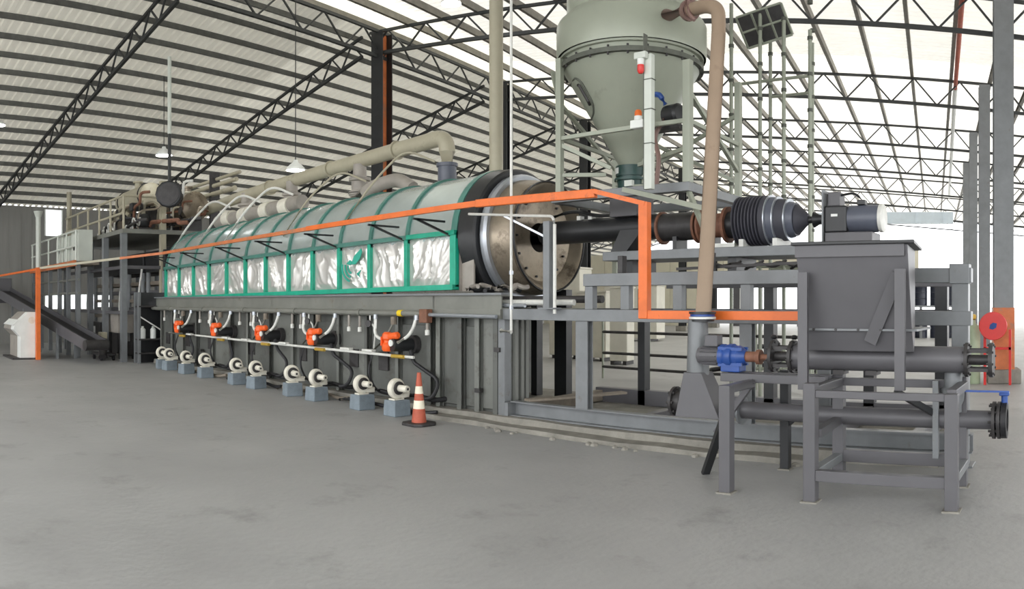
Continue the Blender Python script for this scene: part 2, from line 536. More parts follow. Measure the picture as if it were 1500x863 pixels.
# ================================================================ THE MACHINE (runs along X)
# concrete plinth
t = thing('machine_plinth', 'low rough concrete plinth under the kiln line', 'plinth', (-10, 8.6, 0), None, 'structure')
def ragged(x0, x1, y0, y1, z1, step=0.55):
    m = MB()
    n = int((x1 - x0) / step)
    v, f = [], []
    for i in range(n + 1):
        x = x0 + (x1 - x0) * i / n
        e = random.uniform(-0.03, 0.03)
        zz = z1 + random.uniform(-0.012, 0.012)
        v += [(x, y0 + e, 0), (x, y0 + e + 0.02, zz), (x, y1, zz), (x, y1, 0)]
    for i in range(n):
        a_, b_ = i * 4, i * 4 + 4
        f += [(a_, b_, b_ + 1, a_ + 1), (a_ + 1, b_ + 1, b_ + 2, a_ + 2), (a_ + 2, b_ + 2, b_ + 3, a_ + 3)]
    f += [(0, 1, 2, 3), (4 * n, 4 * n + 3, 4 * n + 2, 4 * n + 1)]
    return m.add(v, f)
ragged(-19.2, -1.32, 7.45, 10.4, 0.12).build('upper_slab', 'concrete', t, smooth=False)
ragged(-9.0, -2.6, 7.22, 7.5, 0.05).build('lower_kerb', 'concrete', t, smooth=False)
random.seed(21)
for i in range(16):
    x, y = random.uniform(-7.5, -2.7), random.uniform(7.08, 7.2)
    r = random.uniform(0.02, 0.05)
    m = MB()
    m.lathe((x, y, 0), (0, 0, 1), [(0, r), (r * 0.5, r * 0.9), (r * 0.8, r * 0.4), (r * 0.85, 0)], 6)
    tag(m.build('concrete_rubble', 'concrete', smooth=False), 'small crumb of broken concrete along the plinth edge', 'rubble', 'crumbs of concrete by the plinth')

# combustion chamber (grey lower wall)
t = thing('combustion_chamber', 'long grey ribbed furnace casing under the green framed kiln', 'furnace', (-12.8, 7.7, 0.12))
MB().box(-19.0, -8.4, 7.68, 9.9, 0.12, 1.42).build('core', 'chamber', t, smooth=False)
MB().box(-8.4, -6.95, 7.68, 8.05, 0.12, 1.42).build('end_wing', 'chamber', t, smooth=False)
xs = [-18.95, -18.2, -17.5, -16.7, -15.8, -14.9, -14.1, -13.2, -12.3, -11.6, -10.8, -10.0, -9.2, -8.45, -8.25, -7.8, -7.45, -7.1]
for i, (x0, x1) in enumerate(zip(xs[:-1], xs[1:])):
    zt = 1.42 if i % 3 else 1.30
    MB().box(x0 + 0.05, x1 - 0.05, 7.63 + 0.012 * (i % 2), 7.70, 0.17, zt).build('wall_panel', 'chamber2' if i % 3 == 1 else 'chamber', t, smooth=False, bevel=0.008)
for i, x in enumerate(xs):
    w = 0.07 if i < 13 else 0.085
    MB().channel((x, 7.60, 0.12), (x, 7.60, 1.42), w, 0.09, 0.012, 1, Vector((0, 1, 0))).build('rib', 'chamber' if i % 2 else 'chamber2', t, smooth=False)
MB().box(-7.05, -6.93, 7.56, 7.70, 0.12, 1.45).build('corner_post', 'steel_grey', t, smooth=False, bevel=0.006)
for y in (7.78, 7.9, 8.0):
    MB().box(-6.95, -6.90, y - 0.03, y + 0.03, 0.15, 1.42).build('end_rib', 'chamber2', t, smooth=False)
MB().box(-6.92, -6.86, 7.55, 7.75, 0.12, 0.30).build('gusset_foot', 'steel_grey', t, smooth=False)
for x, z in ((-7.42, 0.42), (-7.05, 1.0), (-16.4, 0.5)):
    MB().box(x - 0.05, x + 0.05, 7.53, 7.60, z - 0.03, z + 0.03).build('latch', 'dark_iron', t, smooth=False)
for x in (-18.6, -17.3, -16.0, -14.0, -12.0, -10.4, -9.6):
    MB().box(x - 0.12, x + 0.12, 7.6, 7.64, 0.55, 0.85).build('inspection_plate', 'dark_iron', t, smooth=False, bevel=0.008)

# ledge beam on top of the chamber
t = thing('ledge_beam', 'long grey channel ledge between furnace casing and green frame', 'beam', (-13, 7.6, 1.42))
MB().channel((-19.2, 7.60, 1.645), (-6.95, 7.60, 1.645), 0.16, 0.19, 0.02, 1).build('channel', 'ledge', t, smooth=False)
MB().box(-19.2, -6.95, 7.50, 9.8, 1.55 - 0.13, 1.55).build('shelf', 'ledge', t, smooth=False)
MB().box(-19.2, -6.9, 7.46, 7.62, 1.74, 1.77).build('lip', 'steel_grey', t, smooth=False)
for x in (-17.8, -16.2, -14.6, -13.0, -11.4, -9.8, -8.3, -7.3):
    MB().box(x - 0.02, x + 0.02, 7.52, 7.6, 1.565, 1.725).build('stiffener', 'ledge', t, smooth=False)
t = thing('gas_main', 'long pale gas main pipe with a yellow mark along the ledge', 'pipe', (-13, 7.42, 1.45))
MB().cyl((-19.2, 7.42, 1.475), (-8.35, 7.42, 1.475), 0.045, n=12).build('pipe', 'ledge', t)
MB().cyl((-8.30, 7.42, 1.46), (-6.95, 7.42, 1.45), 0.028, n=10).build('branch_pipe', 'bright_steel', t)
MB().box(-8.45, -8.28, 7.36, 7.48, 1.34, 1.54).build('end_box', 'rust', t, smooth=False, bevel=0.01)
MB().cyl((-8.98, 7.42, 1.475), (-8.88, 7.42, 1.475), 0.05, n=12).build('yellow_band', 'yellow', t)
for x in (-18, -16, -14, -12, -10):
    MB().cyl((x, 7.42, 1.475), (x + 0.06, 7.42, 1.475), 0.06, n=12).build('joint', 'ledge', t)

for x in (-18.4, -17.7, -16.2, -15.7, -14.2, -13.7, -12.1, -11.8, -10.3, -10.0, -8.35):
    st_ = MB().cyl((x, 7.44, 1.44), (x, 7.44, 1.18), 0.022, n=8).build('stub_pipe', 'duct_grey', t)
    MB().lathe((x, 7.44, 1.16), (0, 0, 1), [(0, 0), (0, 0.035), (0.07, 0.035), (0.08, 0.02)], 10).build('stub_cap', 'white_pipe', st_)
for x in (-17.4, -15.4, -13.4, -11.5, -9.7):
    MB().lathe((x, 7.40, 1.30), (0.3, -1, 0), [(0, 0), (0, 0.055), (0.03, 0.055), (0.03, 0)], 16).build('pressure_gauge', 'dark_iron', t)
    MB().tube(bez([(x, 7.42, 1.44), (x, 7.42, 1.33), (x + 0.12, 7.44, 1.22), (x + 0.05, 7.46, 0.9)]), 0.014, 6).build('impulse_line', 'white_pipe', t)
# gas line at knee height
t = thing('burner_gas_line', 'thin white gas line linking the orange burners', 'pipe', (-13, 7.32, 0.8))
MB().tube([(-17.9, 7.36, 0.86), (-16.2, 7.33, 0.87), (-14.0, 7.32, 0.86), (-12.0, 7.32, 0.85), (-10.0, 7.31, 0.84), (-8.5, 7.31, 0.83)], 0.022, 8).build('pipe', 'white_pipe', t)
for x in (-16.5, -14.6, -13.7, -12.2, -10.2, -9.6):
    MB().box(x - 0.13, x + 0.13, 7.27, 7.36, 0.86, 0.90).build('junction', 'white_pipe', t, smooth=False, bevel=0.008)
for x in (-16.9, -14.8, -12.85, -10.95, -8.85):
    MB().cyl((x - 0.12, 7.28, 0.83), (x + 0.16, 7.28, 0.83), 0.03, n=10).build('brass_valve', 'brass', t)
for x in (-17.2, -15.2, -13.3, -11.5, -9.5):
    MB().tube(bez([(x, 7.32, 0.84), (x + 0.02, 7.2, 0.55), (x + 0.12, 7.3, 0.25), (x + 0.3, 7.5, 0.2)]), 0.018, 8).build('hose', 'rubber', t)

# burners
def burner(i, x):
    lab = ['smallest orange gas burner at the far end of the kiln', 'orange gas burner second from the platform end', 'orange gas burner in the middle of the row of five',
           'orange gas burner second from the traffic cone', 'largest orange gas burner, above the blower beside the traffic cone'][i]
    t = thing('gas_burner', lab, 'burner', (x, 7.4, 0.9), 'orange gas burners')
    m = MB()
    m.lathe((x - 0.08, 7.25, 0.90), (0, 0, 1), [(0, 0), (0, 0.07), (0.03, 0.09), (0.10, 0.09), (0.13, 0.06), (0.16, 0.06), (0.19, 0.085), (0.26, 0.085), (0.29, 0.05), (0.29, 0)], 14)
    m.build('valve_body', 'orange_valve', t)
    MB().lathe((x - 0.06, 7.25, 1.12), (1, 0, 0.12), [(0, 0), (0, 0.055), (0.22, 0.055), (0.24, 0.035), (0.24, 0)], 12).build('valve_arm', 'orange_valve', t)
    MB().box(x - 0.17, x - 0.15, 7.18, 7.32, 0.98, 1.12).build('cover_plate', 'orange_valve', t, smooth=False, bevel=0.006)
    bb_ = MB().cyl((x + 0.06, 7.22, 1.0), (x + 0.12, 7.66, 1.0), 0.10, n=18).build('burner_body', 'black', t)
    MB().cyl((x + 0.12, 7.56, 1.0), (x + 0.13, 7.64, 1.0), 0.14, n=20).build('mounting_flange', 'dark_iron', bb_)
    MB().cyl((x + 0.06, 7.21, 1.03), (x + 0.06, 7.19, 1.03), 0.05, n=12).build('white_cap', 'white_pipe', bb_)
    MB().tube(bez([(x - 0.52, 7.36, 1.44), (x - 0.50, 7.33, 1.15), (x - 0.34, 7.29, 1.08), (x - 0.12, 7.26, 1.08)]), 0.026, 8).build('supply_pipe', 'white_pipe', t)
    MB().tube(bez([(x + 0.16, 7.25, 1.04), (x + 0.36, 7.29, 1.14), (x + 0.44, 7.33, 1.28), (x + 0.46, 7.36, 1.45)]), 0.026, 8).build('return_pipe', 'white_pipe', t)
    MB().tube(bez([(x - 0.55, 7.36, 0.9), (x - 0.3, 7.38, 1.08), (x - 0.14, 7.40, 1.3), (x - 0.13, 7.4, 1.42)]), 0.018, 8).build('pilot_pipe', 'ledge', t)
    for dx in (-0.52, 0.46):
        MB().cyl((x + dx, 7.36, 1.38), (x + dx, 7.36, 1.45), 0.038, n=10).build('pipe_union', 'bright_steel', t)
    MB().cyl((x - 0.14, 7.42, 1.3), (x - 0.14, 7.42, 1.42), 0.05, n=10).build('regulator', 'dust', t)
for i, x in enumerate((-16.99, -14.93, -12.92, -11.05, -8.96)):
    burner(i, x)

# blowers on painted blocks
def blower_proto():
    t = thing('air_blower', 'x', 'blower', (0, 0, 0), 'air blowers along the furnace')
    n = 28
    v0, v1 = [], []
    for i in range(n):
        a = 2 * PI * i / n
        r = 0.125 + 0.035 * i / n
        v0.append((-0.045, math.cos(a) * r, 0.165 + math.sin(a) * r))
        v1.append((0.045, math.cos(a) * r, 0.165 + math.sin(a) * r))
    MB().add(v0 + v1, [(i, (i + 1) % n, n + (i + 1) % n, n + i) for i in range(n)] + [tuple(range(n))[::-1], tuple(range(n, 2 * n))]).build('volute', 'cream', t, bevel=0.018)
    MB().lathe((0.047, 0.0, 0.165), (1, 0, 0), [(0.0, 0.095), (0.02, 0.09), (0.02, 0.05), (0.0, 0.05)], 20).build('inlet_ring', 'dark_iron', t)
    mo_ = MB().cyl((0.03, 0, 0.165), (0.23, 0, 0.165), 0.048, n=16).build('motor', 'cream', t, bevel=0.006)
    MB().cyl((0.23, 0, 0.165), (0.237, 0, 0.165), 0.018, n=10).build('shaft_cap', 'dark_iron', mo_)
    MB().box(-0.045, 0.045, 0.06, 0.22, 0.02, 0.10).build('outlet', 'cream', t, smooth=False, bevel=0.01)
    MB().box(-0.06, 0.06, -0.09, 0.09, 0.0, 0.02).build('foot', 'cream', t, smooth=False)
    MB().tube(bez([(0, 0.2, 0.06), (0.1, 0.38, 0.02), (0.32, 0.42, -0.02), (0.42, 0.58, 0.0)]), 0.035, 10).build('hose', 'rubber', t)
    return t
def block_proto():
    return MB().hexa([(-0.14, -0.15, 0), (0.14, -0.15, 0), (0.14, 0.15, 0), (-0.14, 0.15, 0)],
                     [(-0.13, -0.14, 0.23), (0.13, -0.14, 0.23), (0.13, 0.14, 0.23), (-0.13, 0.14, 0.23)]).build('blower_block', 'block', smooth=False, bevel=0.012)
bp, kp = blower_proto(), block_proto()
bx = [-17.56, -17.09, -16.08, -15.05, -13.57, -12.76, -11.44, -10.67, -9.40, -8.56]
words = ['tenth and farthest', 'ninth', 'eighth', 'seventh', 'sixth', 'fifth', 'fourth', 'third', 'second', 'nearest']
for i, x in enumerate(bx):
    b_ = bp if i == 0 else copy_tree(bp)
    k_ = kp if i == 0 else kp.copy()
    if i:
        col.objects.link(k_)
    k_.location = (x, 7.04, 0)
    k_.rotation_euler.z = random.uniform(-0.25, 0.15)
    b_.location = (x, 7.03, 0.23)
    b_.rotation_euler.z = -0.05 + random.uniform(-0.2, 0.2)
    s_ = 1.0 + 0.04 * (i % 3 == 0)
    b_.scale = (s_, s_, s_)
    b_['label'] = f'cream snail-shaped air blower, {words[i]} counted from the traffic cone'
    tag(k_, f'blue-grey block under an air blower, {words[i]} counted from the traffic cone', 'block', 'blocks under the blowers')

for i, (xb, xu) in enumerate(((-17.09, -16.9), (-15.05, -14.8), (-12.76, -12.8), (-10.67, -10.9), (-8.56, -8.8))):
    tag(MB().tube(bez([(xb + 0.05, 7.25, 0.28), (xb + 0.35, 7.4, 0.22), (xb + 0.42, 7.5, 0.5), (xu + 0.12, 7.45, 0.75), (xu + 0.10, 7.42, 0.93)]), 0.03, 8).build('air_hose', 'rubber'),
        'black air hose rising to the ' + ['farthest burner', 'second farthest burner', 'middle burner', 'second nearest burner', 'burner nearest the traffic cone'][i], 'hose', 'air hoses up to the burners')
# hose and cable mess on the floor behind the blowers
for i, (x0, x1) in enumerate(((-16.8, -14.6), (-14.4, -12.2), (-12.4, -10.1), (-10.4, -8.0))):
    pts = [(x0 + (x1 - x0) * k / 7, 7.26 + random.uniform(-0.05, 0.08), 0.03 + (0.05 if k % 2 else 0)) for k in range(8)]
    tag(MB().tube(bez(pts, 4), 0.03, 8).build('ground_hose', 'rubber' if i % 2 else 'dust'),
        ['black hose on the floor behind the farthest blowers', 'dusty hose on the floor behind the middle blowers', 'dark hose on the floor before the middle burner',
         'dusty hose on the floor behind the two nearest blowers'][i], 'hose', 'hoses on the floor')

# traffic cone
def traffic_cone(loc, label, s=1.0):
    t = thing('traffic_cone', label, 'traffic cone', loc, 'traffic cones')
    x, y, z = loc
    m = MB()
    m.prism([(x + px * s, y + py * s) for px, py in [(-0.2, -0.12), (-0.12, -0.2), (0.12, -0.2), (0.2, -0.12), (0.2, 0.12), (0.12, 0.2), (-0.12, 0.2), (-0.2, 0.12)]], 'z', z, z + 0.04 * s)
    m.build('base', 'dark_iron', t, smooth=False, bevel=0.01)
    def rr(h): return (0.105 - 0.078 * h / 0.69) * s
    segs = [(0.04, 0.22, 'cone_red'), (0.22, 0.33, 'cone_white'), (0.33, 0.42, 'cone_red'), (0.42, 0.52, 'cone_white'), (0.52, 0.70, 'cone_red')]
    for a_, b_, mm in segs:
        MB().lathe((x, y, z), (0, 0, 1), [(a_ * s, rr(a_)), (b_ * s, rr(b_))] + ([(b_ * s, 0)] if b_ > 0.6 else []), 20).build('band' if mm == 'cone_white' else 'body', mm, t)
traffic_cone((-7.72, 6.73, 0), 'orange and white traffic cone beside the nearest blower')
traffic_cone((-12.6, 19.0, 0), 'far traffic cone seen through the frame beside the orange upright', 1.3)

# ---------------------------------------------------------------- kiln housing
posts = [-8.08, -9.15, -10.1, -10.98, -11.84, -12.7, -13.6, -14.48, -15.38, -16.3, -17.2, -18.1, -19.0]
KY, KZ, KR = 8.8, 2.61, 1.05
def dz(x):
    return (x + 8.08) * 0.011
t = thing('kiln_housing', 'long kiln hood with green frame, silver foil panels and curved metal top', 'kiln', (-13.5, 8.8, 1.77))
def arc(x, r, a0=182, a1=-2, n=22):       # from front springing over the top to the back
    return [(x, KY + r * math.cos(math.radians(a0 + (a1 - a0) * i / n)), KZ + dz(x) + r * math.sin(math.radians(a0 + (a1 - a0) * i / n))) for i in range(n + 1)]
for i, (xr, xl) in enumerate(zip(posts[:-1], posts[1:])):
    A, B = arc(xr, KR), arc(xl, KR)
    A2, B2 = arc(xr, KR - 0.03), arc(xl, KR - 0.03)
    n = len(A)
    m = MB()
    m.add(A + B + A2 + B2, [(k, k + 1, n + k + 1, n + k) for k in range(n - 1)] + [(2 * n + k, 3 * n + k, 3 * n + k + 1, 2 * n + k + 1) for k in range(n - 1)])
    m.build('roof_panel', 'hood', t)
for i, x in enumerate(posts):
    wd = 0.075 if i else 0.12
    m = MB()
    P = [arc(x - wd / 2, KR + 0.035), arc(x + wd / 2, KR + 0.035), arc(x + wd / 2, KR - 0.005), arc(x - wd / 2, KR - 0.005)]
    n = len(P[0])
    f = []
    for q in range(4):
        f += [(q * n + k, q * n + k + 1, ((q + 1) % 4) * n + k + 1, ((q + 1) % 4) * n + k) for k in range(n - 1)]
    m.add(P[0] + P[1] + P[2] + P[3], f)
    m.build('rib', 'green_dull', t)
    MB().box(x - wd / 2, x + wd / 2, 7.69, 7.77, 1.86 + dz(x), 2.66 + dz(x)).build('post', 'green', t, smooth=False, bevel=0.006)
def railbar(z, h, w, y, m_, nm, x0=-8.02, x1=-19.05):
    MB().hexa([(x1, y - w / 2, z + dz(x1) - h / 2), (x0, y - w / 2, z + dz(x0) - h / 2), (x0, y + w / 2, z + dz(x0) - h / 2), (x1, y + w / 2, z + dz(x1) - h / 2)],
              [(x1, y - w / 2, z + dz(x1) + h / 2), (x0, y - w / 2, z + dz(x0) + h / 2), (x0, y + w / 2, z + dz(x0) + h / 2), (x1, y + w / 2, z + dz(x1) + h / 2)]).build(nm, m_, t, smooth=False, bevel=0.005)
railbar(1.86, 0.08, 0.14, 7.70, 'green', 'bottom_rail')
railbar(2.66, 0.07, 0.10, 7.71, 'green_dull', 'top_rail', x0=-9.1)
railbar(2.66, 0.07, 0.10, 7.71, 'green', 'top_rail', x0=-8.02, x1=-9.1)
random.seed(5)
for i, (xr, xl) in enumerate(zip(posts[:-1], posts[1:])):
    x0, x1 = xl + 0.03, xr - 0.03
    z0, z1 = 1.89, 2.63
    nx, nz = 34, 30
    seed = random.uniform(0, 90)
    ang = random.choice((-1, 1)) * random.uniform(0.7, 1.25)
    v = []
    for r in range(nz + 1):
        for c in range(nx + 1):
            u, w = c / nx, r / nz
            x, z = x0 + (x1 - x0) * u, z0 + (z1 - z0) * w + dz(x0)
            bend = 0.25 * noise.noise(Vector((x * 1.5, z * 1.5, seed + 9)))
            q = Vector(((math.cos(ang) * x + math.sin(ang) * z) * 1.1, (-math.sin(ang) * x + math.cos(ang) * z + bend) * 4.5, seed))
            d = (1 - min(1, abs(noise.noise(q)) * 2.2)) ** 2 * 0.055 + (1 - min(1, abs(noise.noise(q * 2.3)) * 2.5)) ** 2 * 0.022
            e = min(1, 6 * min(u, 1 - u, w, 1 - w))
            v.append((x, 7.755 - d * e, z))
    f = [(r * (nx + 1) + c, r * (nx + 1) + c + 1, (r + 1) * (nx + 1) + c + 1, (r + 1) * (nx + 1) + c) for r in range(nz) for c in range(nx)]
    v2 = [(p[0], 7.775, p[2]) for p in v]
    MB().add(v, f).add([v2[0], v2[nx], v2[-1], v2[-1 - nx]], [(0, 1, 2, 3)]).build('foil_panel', 'foil', t)
# green winged emblem on the third panel
m = MB()
def leaf(pts):
    vs0 = [(x, 7.640, z) for x, z in pts]
    vs1 = [(x, 7.652, z) for x, z in pts]
    n = len(pts)
    m.add(vs0 + vs1, [tuple(range(n)), tuple(range(n, 2 * n))[::-1]] + [(i, (i + 1) % n, n + (i + 1) % n, n + i) for i in range(n)])
ex, ez = -10.54, 1.92
leaf([(ex + 0.02, ez + 0.36), (ex + 0.10, ez + 0.50), (ex + 0.30, ez + 0.62), (ex + 0.33, ez + 0.56), (ex + 0.26, ez + 0.45), (ex + 0.14, ez + 0.36)])
leaf([(ex - 0.12, ez + 0.38), (ex - 0.02, ez + 0.44), (ex + 0.06, ez + 0.40), (ex - 0.02, ez + 0.35)])
for k in range(3):
    rr = 0.16 + 0.085 * k
    o_ = [(ex + 0.06 - rr * math.cos(math.radians(a_)), ez + 0.33 - rr * 0.85 * math.sin(math.radians(a_))) for a_ in range(-10, 85, 12)]
    i_ = [(ex + 0.06 - (rr - 0.042) * math.cos(math.radians(a_)), ez + 0.33 - (rr - 0.042) * 0.85 * math.sin(math.radians(a_))) for a_ in range(-10, 85, 12)]
    leaf(o_ + i_[::-1])
leaf([(ex + 0.17, ez + 0.20), (ex + 0.30, ez + 0.26), (ex + 0.24, ez + 0.18), (ex + 0.28, ez + 0.13)])
m.build('emblem', 'emblem', t, smooth=False)['label'] = 'green leaf-like winged emblem'
# brackets carrying the orange rail
for x in (-8.15, -9.2, -11.0, -12.75, -14.5, -16.35, -18.1):
    zz = 2.82 + (x + 7) * 0.004
    MB().bar((x, 7.72, 2.62 + dz(x)), (x, 7.06, zz), 0.03, 0.03).build('bracket', 'black', t, smooth=False)
    MB().bar((x, 7.60, zz), (x, 7.0, zz), 0.03, 0.03).build('bracket_arm', 'black', t, smooth=False)
MB().box(-8.02, -7.75, 7.80, 7.83, 1.80, 2.70).build('side_plate', 'duct_grey', t, smooth=False)
MB().add(arc(-7.99, KR), [tuple(range(23))]).add([(-7.99, 7.75, 1.8), (-7.99, 9.85, 1.8), (-7.99, 9.85, 2.7), (-7.99, 7.75, 2.7)], [(0, 1, 2, 3)]).build('end_wall', 'duct_grey', t, smooth=False)

# kiln drum end
t = thing('kiln_drum', 'stained steel rotary drum end with bright ring and open dished plate', 'drum', (-7.5, 8.8, 1.77))
o_ = (-8.0, KY, KZ)
MB().lathe(o_, (1, 0, 0), [(0.0, 1.08), (0.28, 1.06), (0.31, 1.03), (0.31, 0.90)], 48).build('seal_ring', 'black', t)
MB().lathe(o_, (1, 0, 0), [(0.28, 0.90), (0.34, 0.97), (0.40, 0.97), (0.44, 0.94), (0.44, 0.86)], 48).build('steel_ring', 'bright_steel', t)
MB().lathe(o_, (1, 0, 0), [(0.0, 0.86), (0.45, 0.88), (0.62, 0.86), (0.80, 0.82), (0.80, 0.76)], 48).build('shell', 'stainless', t)
MB().lathe(o_, (1, 0, 0), [(0.78, 0.80), (0.84, 0.82), (0.86, 0.80), (0.84, 0.76), (0.70, 0.66), (0.66, 0.50), (0.64, 0.22)], 48).build('end_dish', 'stainless', t)
MB().lathe(o_, (1, 0, 0), [(0.835, 0.80), (0.87, 0.815), (0.875, 0.83), (0.84, 0.83)], 48).build('rim', 'black', t)
for k in range(14):
    a_ = 2 * PI * k / 14
    y, z = KY + 0.57 * math.cos(a_), KZ + 0.6 * math.sin(a_)
    MB().cyl((-7.34, y, z), (-7.29, y, z), 0.018, n=8).build('bolt', 'dark_iron', t)
t = thing('drum_sheeting', 'crumpled dark plastic sheeting heaped under the drum end', 'sheeting', (-7.4, 7.7, 1.77))
for k in range(7):
    x = -7.75 + 0.13 * k
    pts = [(x + 0.03 * j + random.uniform(-0.05, 0.05), 7.62 + 0.09 * j, 1.80 + random.uniform(0.0, 0.09)) for j in range(5)]
    MB().tube(bez(pts, 3), 0.035, 7).build('fold', 'black' if k % 2 else 'duct_grey', t)

# ---------------------------------------------------------------- long support frame (right half of the machine)
t = thing('support_frame', 'long grey steel support frame carrying the feed tube', 'frame', (-4, 8.6, 0.12))
def bm_(x0, x1, y0, y1, z0, z1, nm='beam', m_='steel_grey', bev=0.006):
    return MB().box(x0, x1, y0, y1, z0, z1).build(nm, m_, t, smooth=False, bevel=bev)
MB().channel((-6.86, 7.66, 0.22), (-1.0, 7.66, 0.22), 0.12, 0.20, 0.016, -1).build('base_beam', 'steel_grey', t, smooth=False)
bm_(-6.86, -1.5, 9.55, 9.70, 0.12, 0.34, 'base_beam', 'steel_dark')
for x in (-6.78, -4.85, -2.6, -1.6):
    bm_(x - 0.06, x + 0.06, 7.74, 9.55, 0.14, 0.30, 'cross_beam', 'dust' if x < -6 else 'steel_dark')
bm_(-7.0, -1.0, 7.55, 7.70, 1.41, 1.555, 'mid_beam')
bm_(-8.2, -1.5, 9.58, 9.70, 1.40, 1.55, 'mid_beam', 'steel_dark')
bm_(-5.62, -1.0, 7.56, 7.70, 1.84, 1.99, 'upper_beam')
bm_(-5.62, -1.5, 9.58, 9.70, 1.84, 1.99, 'upper_beam', 'steel_dark')
MB().box(-1.22, -1.02, 7.54, 7.72, 1.83, 2.03).build('end_plate', 'steel_grey', t, smooth=False, bevel=0.006)
for x, w in ((-5.66, 0.18), (-3.45, 0.14), (-2.55, 0.14)):
    MB().ibeam((x, 7.64, 0.32), (x, 7.64, 1.41), w, 0.12, 0.016, Vector((0, 1, 0))).build('front_post', 'steel_grey', t, smooth=False)
bm_(-1.20, -1.03, 7.56, 7.70, 0.0, 1.99, 'front_post')
bm_(-1.26, -0.98, 7.50, 7.76, 0.0, 0.02, 'base_plate')
for x in (-5.55, -5.02, -4.3, -3.45, -2.55):
    bm_(x - 0.06, x + 0.06, 7.58, 7.68, 1.555, 1.84, 'stub_post')
for x, w in ((-8.1, 0.12), (-7.55, 0.24), (-6.03, 0.12), (-4.0, 0.14), (-2.6, 0.14), (-1.65, 0.16)):
    MB().box(x - w / 2, x + w / 2, 9.55, 9.70, 0.12, 1.84).build('rear_post', 'black', t, smooth=False)
MB().bar((-6.7, 7.75, 0.33), (-6.1, 9.2, 0.34), 0.16, 0.03).build('loose_plank', 'dust', t, smooth=False)
for x in (-5.1, -3.9):
    bm_(x - 0.035, x + 0.035, 7.6, 7.7, 1.99, 2.2, 'bearer_stub', 'dark_iron')
# clutter of rods and wiring between the two upper beams
for k in range(6):
    x0 = -4.2 + 0.28 * k
    pts = [(x0, 8.0, 2.02 + 0.05 * (k % 2)), (x0 + 0.2, 7.95, 2.10), (x0 + 0.35, 8.0, 2.03), (x0 + 0.5, 8.02, 2.12)]
    MB().tube(bez(pts, 3), 0.018, 6).build('cable', 'dark_iron', t)
MB().bar((-4.4, 7.75, 2.03), (-2.5, 7.75, 2.08), 0.04, 0.03).build('thin_rail', 'dark_iron', t, smooth=False)

# guard post with white pipe rail beside the drum
t = thing('guard_post', 'grey post with thin white handrail pipes in front of the drum', 'guard rail', (-6.05, 7.45, 1.42))
MB().box(-6.13, -6.03, 7.40, 7.50, 1.555, 2.66).build('post', 'steel_grey', t, smooth=False, bevel=0.005)
MB().cyl((-5.98, 7.45, 1.50), (-5.98, 7.45, 2.62), 0.022, n=8).build('drop_pipe', 'white_pipe', t)
MB().tube(bez([(-5.98, 7.45, 2.6), (-6.0, 7.44, 2.72), (-6.4, 7.4, 2.75), (-7.3, 7.25, 2.83)]), 0.018, 8).build('handrail', 'white_pipe', t)
MB().bar((-6.08, 7.44, 2.45), (-6.75, 7.36, 2.77), 0.025, 0.025).build('stay', 'bright_steel', t, smooth=False)
MB().box(-6.2, -5.95, 7.38, 7.55, 1.555, 1.575).build('foot_plate', 'steel_grey', t, smooth=False)
t = thing('hanging_rod', 'thin pale rod hanging from the roof in front of the drum', 'rod', (-6.62, 7.35, 1.2))
MB().cyl((-6.62, 7.35, 1.28), (-6.62, 7.35, 8.7), 0.018, n=8).build('rod', 'white_pipe', t)
MB().tube([(-6.80, 7.35, 1.27), (-6.62, 7.35, 1.26)], 0.03, 8).build('tee', 'white_pipe', t)
for z in (1.55, 2.0, 2.9):
    MB().cyl((-6.62, 7.35, z), (-6.62, 7.35, z + 0.05), 0.028, n=8).build('coupling', 'bright_steel', t)
# pipes lying on the frame under the drum
for i, (x0, x1, y, z, r, m_, lab) in enumerate(((-7.6, -5.9, 7.75, 1.64, 0.04, 'white_pipe', 'pale pipe lying on the frame below the drum end'),
                                               (-7.3, -5.6, 7.95, 1.68, 0.05, 'dark_iron', 'dark pipe lying on the frame behind the pale one'),
                                               (-7.9, -6.6, 7.6, 1.60, 0.028, 'bright_steel', 'thin bright pipe at the front edge below the drum'))):
    tag(MB().cyl((x0, y, z), (x1, y, z), r, n=10).build('loose_pipe', m_), lab, 'pipe', 'pipes below the drum')

# ---------------------------------------------------------------- feed tube, bellows, drive
t = thing('tube_bearer', 'grey steel bearer beam under the black feed tube', 'beam', (-4.1, 8.6, 1.99))
MB().box(-5.85, -2.3, 8.30, 9.1, 2.19, 2.31).build('beam', 'steel_grey', t, smooth=False, bevel=0.008)
for x in (-5.5, -4.0, -2.6):
    MB().box(x - 0.06, x + 0.06, 8.4, 9.0, 1.99, 2.19).build('leg', 'black', t, smooth=False)
for y in (8.35, 9.05):
    MB().box(-5.85, -2.3, y - 0.05, y + 0.05, 1.99, 2.02).build('runner', 'steel_dark', t, smooth=False)
t = thing('feed_tube', 'black screw feed tube running into the drum with rusty flanged joints', 'conveyor', (-5.5, 8.8, 2.31))
ax = (1, 0, 0)
MB().lathe((-7.25, KY, 2.66), ax, [(0, 0), (0, 0.17), (2.05, 0.17), (2.05, 0.0)], 24).build('tube', 'black', t)
MB().lathe((-5.2, KY, 2.64), ax, [(0, 0.0), (0, 0.185), (0.55, 0.185), (0.55, 0)], 24).build('tube', 'dark_iron', t)
for x, r, w in ((-5.22, 0.22, 0.03), (-4.68, 0.22, 0.03), (-4.62, 0.22, 0.03), (-4.26, 0.23, 0.04)):
    MB().lathe((x, KY, 2.63), ax, [(0, 0), (0, r), (w, r), (w, 0)], 24).build('flange', 'rust', t)
MB().lathe((-4.59, KY, 2.63), ax, [(0, 0), (0, 0.15), (0.35, 0.16), (0.35, 0)], 24).build('tube', 'rust', t)
